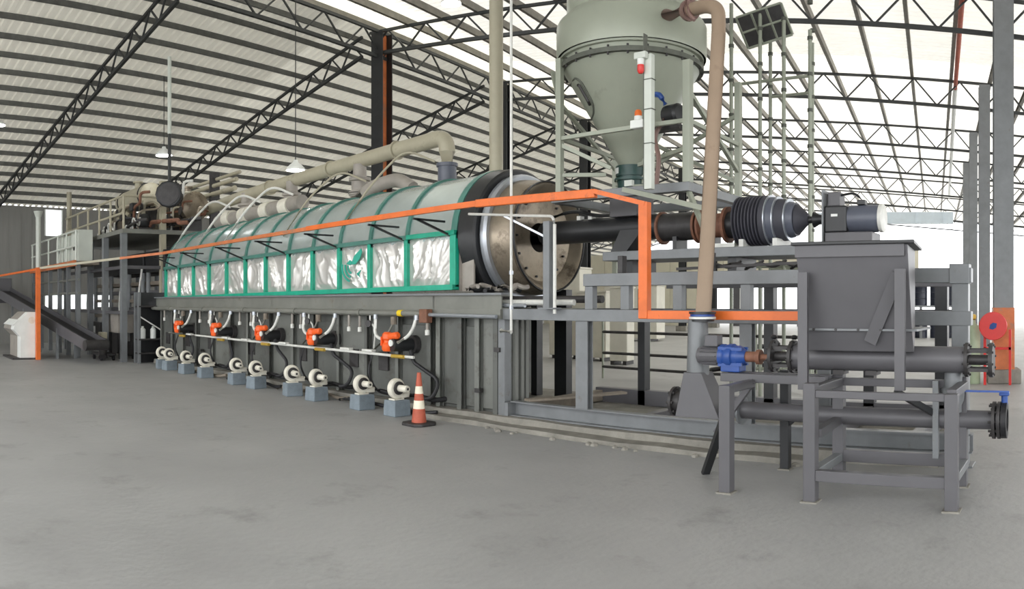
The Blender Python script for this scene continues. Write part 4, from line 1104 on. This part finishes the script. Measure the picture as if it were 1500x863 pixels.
for i, (x, top) in enumerate(((-18.6, 4.35), (-17.0, 4.30), (-15.5, 4.30), (-12.8, 4.25), (-10.8, 4.35))):
    tt = thing('vent_hose', ['thin pale bent pipe over the far end of the hood beside the fan', 'pale bent pipe arching over the second hood bay from the far end',
                             'pale bent pipe arching over the hood beside the bypass sleeves', 'thin pale bent pipe over the hood beside the middle duct stub',
                             'thin pale bent pipe rising over the hood beside the black column'][i], 'pipe', (x, 8.0, 2.7), 'bent pipes over the hood')
    MB().tube(bez([(x - 0.2, 7.78, 2.95), (x + 0.15, 8.2, 3.75), (x + 0.45, 8.7, top), (x + 0.9, 9.0, top - 0.25)]), 0.028 if i < 3 else 0.02, 8).build('pipe', 'white_pipe' if i < 3 else 'duct', tt)

# ---------------------------------------------------------------- black fan on its pole
t = thing('ceiling_fan_unit', 'black round fan unit hanging on a long pole above the kiln end', 'fan', (-18.3, 7.5, 4.4))
MB().lathe((-18.25, 7.5, 4.42), (0.85, -0.5, 0), [(-0.28, 0), (-0.28, 0.26), (-0.2, 0.33), (0.0, 0.35), (0.05, 0.35), (0.08, 0.31), (0.08, 0.0)], 12).build('housing', 'black', t)
MB().lathe((-18.18, 7.46, 4.42), (0.85, -0.5, 0), [(0.0, 0.27), (0.03, 0.27), (0.04, 0.0)], 24).build('face_plate', 'dark_iron', t)
MB().box(-18.65, -18.35, 7.5, 7.85, 4.25, 4.75).build('gear_case', 'black', t, smooth=False, bevel=0.03)
MB().cyl((-18.33, 7.55, 4.7), (-18.33, 7.55, 6.0), 0.045, n=10).build('lower_pole', 'truss', t)
MB().cyl((-18.33, 7.55, 6.0), (-18.33, 7.55, 8.0), 0.05, n=10).build('upper_pole', 'silo_light', t)

# ---------------------------------------------------------------- raised platform at the far left
t = thing('raised_platform', 'high steel platform with handrails beyond the kiln end', 'platform', (-22.8, 8.2, 0))
MB().box(-26.2, -19.65, 6.72, 9.9, 3.52, 3.64).build('deck', 'ledge', t, smooth=False)
for x in (-19.75, -21.4, -22.96, -24.4, -25.9):
    for y in (6.78, 9.8):
        MB().box(x - 0.08, x + 0.08, y - 0.08, y + 0.08, 0, 3.52).build('leg', 'steel_grey', t, smooth=False)
MB().box(-19.82, -19.66, 7.85, 8.0, 0, 5.0).build('leg', 'duct', t, smooth=False)
for z in (1.3, 2.55):
    MB().box(-26, -19.8, 6.74, 6.82, z, z + 0.09).build('brace_beam', 'steel_dark', t, smooth=False)
    MB().box(-19.79, -19.71, 6.8, 9.8, z, z + 0.09).build('brace_beam', 'steel_dark', t, smooth=False)
for x in (-19.75, -20.9, -22.0, -23.2, -24.4, -25.8):
    MB().cyl((x, 6.78, 3.64), (x, 6.78, 4.55), 0.035, n=8).build('rail_post', 'duct', t)
for z in (4.08, 4.55):
    MB().cyl((-26.0, 6.78, z), (-19.75, 6.78, z), 0.035, n=8).build('handrail', 'duct', t)
MB().cyl((-19.75, 6.78, 4.55), (-19.75, 8.0, 4.55), 0.035, n=8).build('handrail', 'duct', t)
MB().cyl((-26.0, 6.9, 5.5), (-26.0, 6.9, 3.64), 0.09, n=10).build('corner_pipe', 'duct', t)
# machines standing on the platform
def tank(x0, x1, y, z, r, label, m_='duct', nm='horizontal_tank'):
    tt = thing(nm, label, 'tank', ((x0 + x1) / 2, y, 3.64), 'tanks on the raised platform')
    MB().lathe((x0, y, z), ax, [(0, 0), (0.02, r * 0.6), (0.10, r), (x1 - x0 - 0.1, r), (x1 - x0 - 0.02, r * 0.6), (x1 - x0, 0)], 24).build('shell', m_, tt)
    for x in (x0 + 0.35, x1 - 0.35):
        MB().box(x - 0.06, x + 0.06, y - r * 0.7, y + r * 0.7, 3.64, z - r * 0.6).build('saddle', 'dark_iron', tt, smooth=False)
        MB().lathe((x - 0.03, y, z), ax, [(0, r), (0, r + 0.02), (0.06, r + 0.02), (0.06, r)], 24).build('strap', 'dark_iron', tt)
    MB().lathe(((x0 + x1) / 2, y, z + r - 0.05), up, [(0, 0.1), (0.2, 0.1), (0.2, 0.16), (0.25, 0.16), (0.25, 0)], 14).build('nozzle', m_, tt)
tank(-23.8, -21.2, 8.2, 4.85, 0.36, 'beige horizontal tank behind the platform handrail')
tank(-20.9, -19.6, 8.9, 4.35, 0.42, 'stained steel tank next to the black fan', 'stainless')
random.seed(11)
cl = [('black pump set at the platform corner', -20.3, 7.5, 'black'), ('steel pump set beside the black one on the platform', -20.9, 7.7, 'stainless'),
      ('dusty gearbox set in the middle of the platform', -21.9, 7.3, 'dust'), ('grey pump set beside the tall platform pipe', -23.0, 7.5, 'duct_grey')]
for lab, x, y, m_ in cl:
    tt = thing('pump_set', lab, 'pump', (x, y, 3.64), 'pump sets on the raised platform')
    MB().box(x - 0.35, x + 0.35, y - 0.2, y + 0.2, 3.64, 3.72).build('skid', 'dark_iron', tt, smooth=False)
    MB().lathe((x - 0.3, y, 3.92), ax, [(0, 0), (0, 0.15), (0.30, 0.15), (0.32, 0.10), (0.38, 0.06), (0.38, 0.2), (0.55, 0.2), (0.60, 0.1), (0.60, 0)], 16).build('motor', m_, tt)
    MB().tube(bez([(x + 0.15, y, 4.05), (x + 0.2, y, 4.45), (x + 0.5, y + 0.2, 4.5), (x + 0.8, y + 0.3, 4.3)]), 0.06, 10).build('discharge_pipe', 'duct', tt)
    MB().lathe((x + 0.2, y - 0.05, 4.3), (0, -1, 0), [(0, 0.02), (0, 0.11), (0.02, 0.11), (0.02, 0.02)], 14).build('hand_wheel', 'dark_iron', tt)
    for k in range(3):
        q = [(x - 0.5 + 0.3 * k, y - 0.3, 3.68), (x - 0.35 + 0.3 * k, y - 0.35, 3.85 + 0.1 * k), (x - 0.1 + 0.3 * k, y - 0.25, 3.70), (x + 0.1 + 0.3 * k, y - 0.3, 3.95)]
        MB().tube(bez(q, 4), 0.025, 6).build('cable', 'black' if k % 2 else 'white_pipe', tt)
t = thing('overhead_pipe_run', 'pale pipes running along behind the platform under the eave', 'pipe', (-22, 9.6, 5.0))
for z, y, r in ((5.0, 9.6, 0.06), (5.2, 9.7, 0.05), (4.75, 9.55, 0.07)):
    MB().cyl((-26, y, z), (-18.5, y, z), r, n=10).build('pipe', 'duct', t)
for x in (-25, -22.5, -20):
    MB().box(x - 0.04, x + 0.04, 9.5, 9.8, 3.64, 5.4).build('hanger', 'dark_iron', t, smooth=False)

# lower walkway in front-left with pale panels
t = thing('lower_walkway', 'lower steel walkway with pale handrails at the left edge', 'platform', (-24.5, 5.9, 0))
MB().box(-28.0, -21.6, 5.95, 6.65, 2.74, 2.85).build('deck', 'dust', t, smooth=False)
MB().box(-28.0, -21.6, 5.91, 5.95, 2.70, 2.87).build('edge_beam', 'orange_faded', t, smooth=False)
for x in (-21.7, -22.8, -23.9, -25.2, -26.5, -27.8):
    MB().box(x - 0.06, x + 0.06, 5.97, 6.09, 0, 2.74).build('leg', 'steel_grey', t, smooth=False)
    MB().cyl((x, 5.97, 2.85), (x, 5.97, 3.75), 0.03, n=8).build('rail_post', 'silo_light', t)
for z in (3.3, 3.75):
    MB().cyl((-27.9, 5.97, z), (-21.7, 5.97, z), 0.03, n=8).build('handrail', 'silo_light', t)
for z in (0.9, 1.9, 2.3):
    MB().cyl((-28, 6.03, z), (-21.6, 6.03, z), 0.04, n=8).build('cross_pipe', 'ledge', t)
for i, (x, h) in enumerate(((-22.3, 0.95), (-23.2, 0.85), (-24.2, 0.9))):
    tt = thing('pale_panel_cabinet', ['pale cabinet on the walkway next to the platform', 'middle pale cabinet on the walkway', 'pale cabinet on the walkway farthest from the platform'][i],
               'cabinet', (x, 6.1, 2.85), 'cabinets on the lower walkway')
    MB().box(x - 0.38, x + 0.38, 6.10, 6.55, 2.85, 2.85 + h).build('body', 'silo_light', tt, smooth=False, bevel=0.01)
    for sx in (-0.19, 0.19):
        dr_ = MB().box(x + sx - 0.17, x + sx + 0.17, 6.08, 6.102, 2.92, 2.80 + h).build('door', 'silo_light', tt, smooth=False, bevel=0.006)
        MB().box(x + sx * 0.2 - 0.01, x + sx * 0.2 + 0.01, 6.06, 6.082, 3.2, 3.35).build('handle', 'dark_iron', dr_, smooth=False)
t = thing('vent_mast', 'pale vent mast with flared cap beside the lower walkway', 'mast', (-25.6, 5.6, 0))
MB().cyl((-25.6, 5.7, 0), (-25.6, 5.7, 4.6), 0.09, n=12).build('mast', 'silo_light', t)
MB().cyl((-25.6, 5.7, 4.55), (-25.6, 5.7, 4.75), 0.10, 0.17, n=12).build('cap', 'silo_light', t)

# dark press units below the platform
lab = ['dark press unit under the platform next to the kiln end', 'dark press unit under the platform, second from the kiln', 'dark press unit under the platform, third from the kiln', 'dark press unit at the far end below the platform']
for i, x in enumerate((-20.3, -22.0, -23.8, -25.6)):
    tt = thing('press_unit', lab[i], 'machine', (x, 8.3, 0), 'press units below the platform')
    MB().box(x - 0.75, x + 0.75, 7.7, 9.3, 0, 0.95).build('bed', 'dark_iron', tt, smooth=False, bevel=0.02)
    MB().box(x - 0.75, x + 0.75, 7.9, 9.3, 2.5, 3.1).build('crown', 'black', tt, smooth=False, bevel=0.02)
    for sx in (-0.62, 0.62):
        for y in (7.95, 9.1):
            MB().cyl((x + sx, y, 0.95), (x + sx, y, 2.5), 0.07, n=10).build('tie_bar', 'steel_grey', tt)
    for k in range(5):
        MB().box(x - 0.6, x + 0.6, 7.9 + 0.02 * k, 9.1, 1.1 + 0.26 * k, 1.2 + 0.26 * k).build('platen', 'steel_dark' if k % 2 else 'dust', tt, smooth=False)
    MB().tube(bez([(x - 0.5, 7.7, 2.6), (x - 0.45, 7.6, 2.0), (x - 0.6, 7.6, 1.4), (x - 0.3, 7.65, 0.9)]), 0.03, 8).build('hose', 'white_pipe', tt)
    MB().box(x - 0.2, x + 0.15, 7.64, 7.72, 0.45, 0.80).build('gauge_panel', 'white' if i % 2 else 'ledge', tt, smooth=False)
t = thing('grey_hopper_box', 'grey tapered feed box under the platform edge', 'box', (-21.6, 6.9, 0.7))
MB().hexa([(-21.9, 6.95, 0.75), (-20.7, 6.95, 0.75), (-20.7, 7.5, 0.75), (-21.9, 7.5, 0.75)],
          [(-22.0, 6.9, 1.38), (-20.6, 6.9, 1.38), (-20.6, 7.55, 1.38), (-22.0, 7.55, 1.38)]).build('bin', 'duct_grey', t, smooth=False, bevel=0.01)
for x in (-21.8, -20.8):
    MB().box(x - 0.05, x + 0.05, 7.0, 7.1, 0, 0.75).build('leg', 'dark_iron', t, smooth=False)
    MB().box(x - 0.05, x + 0.05, 7.4, 7.5, 0, 0.75).build('leg', 'dark_iron', t, smooth=False)
t = thing('motor_trolley', 'small dark motor on a low trolley at the conveyor foot', 'trolley', (-20.70, 6.55, 0))
MB().box(-21.20, -20.30, 6.3, 6.75, 0.14, 0.20).build('frame', 'dark_iron', t, smooth=False)
for x in (-21.10, -20.40):
    for y in (6.35, 6.7):
        MB().cyl((x, y - 0.03, 0.07), (x, y + 0.03, 0.07), 0.07, n=12).build('wheel', 'rubber', t)
MB().lathe((-21.00, 6.5, 0.42), ax, [(0, 0), (0, 0.18), (0.35, 0.2), (0.5, 0.16), (0.55, 0.0)], 16).build('motor', 'dark_iron', t)
MB().cyl((-20.55, 6.45, 0.35), (-20.30, 6.35, 0.1), 0.12, n=12).build('spout', 'dark_iron', t)
MB().box(-20.95, -20.65, 6.42, 6.6, 0.58, 0.78).build('terminal_box', 'duct', t, smooth=False, bevel=0.01)
t = thing('inclined_conveyor', 'dark inclined belt conveyor rising to the left beyond the white console', 'conveyor', (-24, 5.8, 0))
p0, p1 = Vector((-19.35, 5.87, 0.50)), Vector((-27.5, 4.75, 2.05))
dd = (p1 - p0).normalized()
sx_ = dd.cross(Vector((0, 0, 1))).normalized()
for s_ in (-1, 1):
    MB().bar(p0 + sx_ * 0.28 * s_, p1 + sx_ * 0.28 * s_, 0.05, 0.30).build('side_wall', 'steel_dark', t, smooth=False)
MB().bar(p0, p1, 0.5, 0.04).build('belt', 'rubber', t, smooth=False)
for k in (0.25, 0.6, 0.95):
    q = p0 + (p1 - p0) * k
    for s_ in (-1, 1):
        MB().bar(q + sx_ * 0.28 * s_, Vector((q.x, q.y, 0)) + sx_ * 0.28 * s_, 0.07, 0.07).build('leg', 'steel_grey', t, smooth=False)
MB().cyl(p0 + sx_ * 0.33, p0 - sx_ * 0.33, 0.14, n=14).build('tail_roller', 'dark_iron', t)
MB().box(-28.2, -27.3, 4.4, 5.1, 1.6, 2.5).build('head_box', 'steel_dark', t, smooth=False, bevel=0.02)

# white operator console by the orange post
t = thing('operator_console', 'white sloped operator console beside the orange post', 'console', (-22.2, 4.3, 0))
prof_ = [(4.75, 0), (4.75, 1.35), (4.45, 1.35), (4.05, 0.98), (4.02, 0.86), (4.22, 0.66), (4.22, 0)]
MB().prism(prof_, 'x', -21.75, -21.35).build('pedestal', 'white', t, smooth=False, bevel=0.012)
MB().prism(prof_, 'x', -22.9, -21.78).build('cabinet', 'duct_grey', t, smooth=False, bevel=0.012)
MB().hexa([(-22.9, 4.03, 0.97), (-21.35, 4.03, 0.97), (-21.35, 4.20, 1.12), (-22.9, 4.20, 1.12)],
          [(-22.9, 4.02, 0.99), (-21.35, 4.02, 0.99), (-21.35, 4.19, 1.14), (-22.9, 4.19, 1.14)]).build('key_panel', 'white', t, smooth=False)
MB().lathe((-21.35, 4.56, 1.12), ax, [(0, 0.1), (0.012, 0.1), (0.012, 0)], 20).build('gauge', 'cream', t)
MB().box(-22.9, -21.3, 4.0, 4.8, 0, 0.05).build('plinth', 'dark_iron', t, smooth=False)

# dark rack between platform and kiln
t = thing('bottle_rack', 'dark open rack with white canisters between platform leg and kiln', 'rack', (-19.2, 7.6, 0))
for x, y in ((-19.4, 7.0), (-19.4, 8.3), (-19.12, 7.0), (-19.12, 8.3)):
    MB().box(x - 0.035, x + 0.035, y - 0.035, y + 0.035, 0, 1.9).build('upright', 'steel_grey', t, smooth=False)
for z in (0.25, 0.62, 1.5):
    MB().box(-19.45, -19.08, 6.98, 8.33, z, z + 0.04).build('shelf', 'dark_iron', t, smooth=False)
MB().box(-19.5, -19.46, 6.98, 8.33, 0, 1.9).build('back_sheet', 'black', t, smooth=False)
MB().bar((-19.10, 7.02, 1.25), (-19.10, 7.9, 0.72), 0.03, 0.03).build('brace', 'white_pipe', t, smooth=False)
wd_ = ['first', 'second', 'third', 'fourth']
for k in range(4):
    y = 7.15 + 0.3 * k
    tt = thing('canister', f'white canister on the dark rack, {wd_[k]} from the platform leg', 'canister', (-19.25, y, 0.66), 'canisters on the dark rack')
    MB().lathe((-19.25, y, 0.66), up, [(0, 0), (0, 0.08), (0.24, 0.08), (0.28, 0.05), (0.28, 0)], 14).build('body', 'white', tt)
    MB().cyl((-19.25, y, 0.94), (-19.25, y, 0.99), 0.035, n=10).build('cap', 'silo_light', tt)

# ---------------------------------------------------------------- tube tower behind the feed line
t = thing('scaffold_tower', 'tall slender pale tube tower behind the bellows', 'scaffold', (-4.4, 11.5, 0))
pts_ = [(-5.25, 11.0), (-4.95, 11.9), (-4.75, 11.0), (-4.35, 11.0), (-4.2, 11.9), (-3.92, 11.0)]
for i, (x, y) in enumerate(pts_):
    MB().cyl((x, y, 0), (x, y, 6.4 - 0.12 * i), 0.032, n=8).build('upright', 'silo', t)
    for k in range(7):
        z = 2.4 + 0.55 * k + 0.1 * i
        MB().cyl((x, y, z), (x, y, z + 0.05), 0.045, n=8).build('coupler', 'silo_dark', t)
for z in (0.6, 2.2, 5.1):
    MB().cyl((-5.25, 11.0, z), (-3.92, 11.0, z), 0.026, n=8).build('ledger', 'silo', t)
    MB().cyl((-4.95, 11.9, z), (-4.2, 11.9, z), 0.026, n=8).build('ledger', 'silo', t)
t = thing('mesh_hatch', 'tilted dark hatch with a pale two by three grid above the tower', 'hatch', (-4.5, 11.2, 6.1))
hz = Vector((-5.12, 10.9, 6.12))
u_, v_ = Vector((0.72, 0.1, 0.16)), Vector((0.1, 0.25, -0.42))
def hpt(a_, b_): return hz + u_ * a_ + v_ * b_
MB().add([hpt(0, 0), hpt(1, 0), hpt(1, 1), hpt(0, 1)] + [hpt(0, 0) + Vector((0, 0.03, 0.02)), hpt(1, 0) + Vector((0, 0.03, 0.02)), hpt(1, 1) + Vector((0, 0.03, 0.02)), hpt(0, 1) + Vector((0, 0.03, 0.02))],
         [(0, 1, 2, 3), (4, 7, 6, 5), (0, 4, 5, 1), (1, 5, 6, 2), (2, 6, 7, 3), (3, 7, 4, 0)]).build('panel', 'dark_iron', t, smooth=False)
for a_ in (0, 1 / 3, 2 / 3, 1):
    MB().bar(hpt(a_, 0), hpt(a_, 1), 0.03, 0.03).build('grid_bar', 'silo', t, smooth=False)
for b_ in (0, 0.5, 1):
    MB().bar(hpt(0, b_), hpt(1, b_), 0.03, 0.03).build('grid_bar', 'silo', t, smooth=False)

# ---------------------------------------------------------------- right background
t = thing('hose_reel', 'round red fire hose reel on a red post before the big column', 'hose reel', (-1.55, 14.9, 0))
hd_ = (0.1, -1, 0)
MB().lathe((-1.55, 15.0, 1.17), hd_, [(0, 0), (0, 0.27), (0.03, 0.28), (0.05, 0.27), (0.05, 0)], 32).build('disc', 'red', t)
MB().lathe((-1.55, 15.12, 1.17), hd_, [(0, 0), (0, 0.27), (0.03, 0.27), (0.03, 0)], 32).build('back_disc', 'red', t)
MB().prism([(-1.62, 1.12), (-1.55, 1.10), (-1.48, 1.14), (-1.47, 1.22), (-1.54, 1.24), (-1.60, 1.20)], 'y', 14.93, 14.945).build('blue_badge', 'blue', t, smooth=False)
for x in (-1.72, -1.22):
    MB().box(x - 0.025, x + 0.025, 15.05, 15.1, 0, 1.2 if x < -1.5 else 1.1).build('post', 'red', t, smooth=False)
MB().box(-1.75, -1.2, 15.05, 15.1, 0.7, 0.75).build('cross_bar', 'red', t, smooth=False)
t = thing('gas_cylinder', 'pale green gas cylinder standing left of the hose reel', 'cylinder', (-1.95, 15.3, 0))
MB().lathe((-1.98, 15.3, 0), up, [(0, 0), (0, 0.13), (0.02, 0.14), (1.05, 0.14), (1.16, 0.11), (1.22, 0.05), (1.28, 0.05), (1.28, 0)], 20).build('body', mat('pale_green', '#a9b79a', 0.45), t)
MB().lathe((-1.98, 15.3, 1.28), up, [(0, 0.03), (0.03, 0.06), (0.10, 0.06), (0.12, 0.02), (0.12, 0)], 12).build('valve_cap', 'brass', t)
t = thing('drum_rack', 'low grey rack carrying black drums behind the hopper', 'rack', hall(-0.6, 34.9, 0), rz=RZ)
o_ = t.location.copy(); t.location = (0, 0, 0)
for x in (-2.2, 0, 2.2):
    MB().box(x - 0.06, x + 0.06, -0.4, -0.3, 0, 1.4).build('upright', 'steel_grey', t, smooth=False)
MB().box(-2.3, 2.3, -0.45, 0.45, 1.40, 1.48).build('shelf', 'steel_grey', t, smooth=False)
t.location = o_
nm_ = ['first', 'second', 'third', 'fourth', 'fifth', 'sixth']
for r_ in range(2):
    for k in range(5):
        p = hall(-2.0 + 0.70 * k, 34.9, 0.0 if r_ == 0 else 1.48)
        tt = thing('steel_drum', f'blue-black drum {"on the floor under" if r_ == 0 else "on top of"} the drum rack, {nm_[k]} counted from the kiln side', 'drum', p, 'drums at the rack')
        MB().lathe(p, up, [(0, 0), (0, 0.29), (0.3, 0.29), (0.31, 0.305), (0.33, 0.29), (0.57, 0.29), (0.58, 0.305), (0.60, 0.29), (0.86, 0.29), (0.88, 0.30), (0.88, 0.27), (0.86, 0.27), (0.86, 0)], 20).build('shell', 'drum_blue', tt)
        MB().cyl((p[0], p[1], p[2] + 0.86), (p[0], p[1], p[2] + 0.885), 0.03, n=8).build('bung', 'white', tt)

# things seen through the frame, on the floor behind the machine
def crate(a_, b_, w, d, h, label, m_='beige_box', z=0.0):
    p = hall(a_, b_, z)
    tt = thing('storage_box', label, 'box', p, 'boxes behind the machine', rz=RZ)
    o2 = tt.location.copy(); tt.location = (0, 0, 0)
    MB().box(-w / 2, w / 2, -d / 2, d / 2, 0.10, h).build('body', m_, tt, smooth=False, bevel=0.02)
    MB().box(-w / 2 - 0.02, w / 2 + 0.02, -d / 2 - 0.02, d / 2 + 0.02, h, h + 0.05).build('lid', m_, tt, smooth=False)
    for sx in (-1, 1):
        MB().box(sx * w * 0.35 - 0.05, sx * w * 0.35 + 0.05, -d / 2, d / 2, 0, 0.10).build('skid', 'dark_iron', tt, smooth=False)
    tt.location = o2
crate(-9.2, 19.5, 0.9, 0.8, 1.9, 'tall beige box behind the frame left of the orange upright')
crate(-8.0, 18.5, 0.5, 0.5, 2.0, 'narrow beige cabinet behind the frame beside the orange upright')
crate(-10.3, 20.0, 1.0, 0.8, 2.6, 'large pale box behind the guard post')
crate(-12.4, 30.0, 2.4, 1.0, 2.3, 'wide pale crate far behind the tan pipe')
crate(-11.6, 16.5, 0.4, 0.4, 1.6, 'orange box glimpsed between the dark rear posts', 'orange')
t = thing('blue_banner', 'blue strip banner hanging behind the orange upright', 'banner', hall(-6.5, 26, 0.9), rz=RZ)
o_ = t.location.copy(); t.location = (0, 0, 0)
MB().box(-0.2, 0.2, -0.02, 0.02, 0.0, 1.5).build('cloth', 'blue', t, smooth=False)
MB().cyl((-0.25, 0, 1.5), (0.25, 0, 1.5), 0.03, n=8).build('rod', 'white', t)
for x in (-0.24, 0.24):
    MB().cyl((x, 0, -0.9), (x, 0, 1.5), 0.02, n=8).build('pole', 'white', t)
t.location = o_
# door posts of the bright opening in the far wall
t = thing('door_1', 'wide bright doorway in the far wall divided by slim dark posts', 'doorway', (0, 0, 0), None, 'structure', RZ)
for a_, w in ((-15.3, 0.25), (-13.2, 0.5), (-12.3, 0.12), (-11.5, 0.12), (-10.0, 0.12), (-9.0, 0.15), (-7.4, 0.12), (-5.8, 0.3)):
    MB().box(a_ - w / 2, a_ + w / 2, 50.0, 50.15, 0, 2.8).build('post', 'steel_dark', t, smooth=False)
# pile of black hoses
random.seed(3)
lab = ['lowest black hose of the heap on the floor behind the frame', 'second black hose of the heap behind the frame', 'third black hose curling in the heap behind the frame', 'topmost black hose arching over the heap behind the frame']
for i in range(4):
    pts = []
    for k in range(9):
        pts.append((-8.1 + 0.38 * k, 15.2 + 0.45 * i + 0.35 * math.sin(k * 1.3 + i), 0.06 + (0.10 + 0.16 * i) * abs(math.sin(k * 0.8 + i * 0.9))))
    tag(MB().tube(bez(pts, 4), 0.055, 8).build('black_hose', 'rubber'), lab[i], 'hose', 'black hoses behind the frame')
t = thing('low_barrier', 'low pale tube barrier on the floor behind the frame', 'barrier', (-7.5, 13.5, 0))
for z in (0.25, 0.55, 1.0):
    MB().cyl((-9.5, 13.5, z), (-4.5, 13.0, z), 0.03, n=8).build('rail', 'dark_iron', t)
for k in range(5):
    MB().cyl((-9.5 + 1.25 * k, 13.5 - 0.125 * k, 0), (-9.5 + 1.25 * k, 13.5 - 0.125 * k, 1.3), 0.025, n=8).build('post', 'silo', t)

# service pipe under the roof, red near and white farther on
t = thing('service_pipe', 'red and white service pipe running under the roof beside the column row', 'pipe', (0, 0, 0), rz=RZ)
MB().cyl((0.55, 11, roof_z(0.55) - 0.28), (0.62, 22.5, roof_z(0.6) - 0.28), 0.06, n=10).build('red_run', 'cone_red', t)
MB().cyl((0.62, 22.5, roof_z(0.6) - 0.28), (0.9, 46, roof_z(0.6) - 0.28), 0.07, n=10).build('white_run', 'white', t)

# tangle of pipework and valves on the platform next to the fan
random.seed(31)
t = thing('pipe_manifold', 'tangled manifold of pale and dark pipes at the kiln end of the platform', 'pipework', (-20.2, 7.6, 3.64))
for k in range(16):
    x, y = random.uniform(-21.6, -19.8), random.uniform(6.95, 9.0)
    z = random.uniform(3.72, 4.5)
    x2, y2 = min(-19.2, x + random.uniform(0.5, 1.5)), y + random.uniform(-0.3, 0.5)
    z2 = z + random.uniform(-0.1, 0.6)
    pp = bez([(x, y, 3.64), (x, y, z), (x2, y2, z), (x2, y2, z2), (x2 + 0.2, y2 + 0.2, z2)], 4)
    MB().tube(pp, random.choice((0.03, 0.04, 0.06)), 8).build('pipe', random.choice(('duct', 'dark_iron', 'stainless', 'white_pipe', 'rust', 'black')), t)
    if k % 3 == 0:
        MB().lathe((x2, y2 - 0.05, z), (0, -1, 0.1), [(0, 0.02), (0, 0.12), (0.03, 0.12), (0.03, 0.02)], 14).build('hand_wheel', 'dark_iron', t)
    if k % 4 == 1:
        MB().box(x - 0.12, x + 0.12, y - 0.1, y + 0.1, z - 0.1, z + 0.12).build('valve_block', random.choice(('duct', 'black', 'silo_light')), t, smooth=False, bevel=0.015)
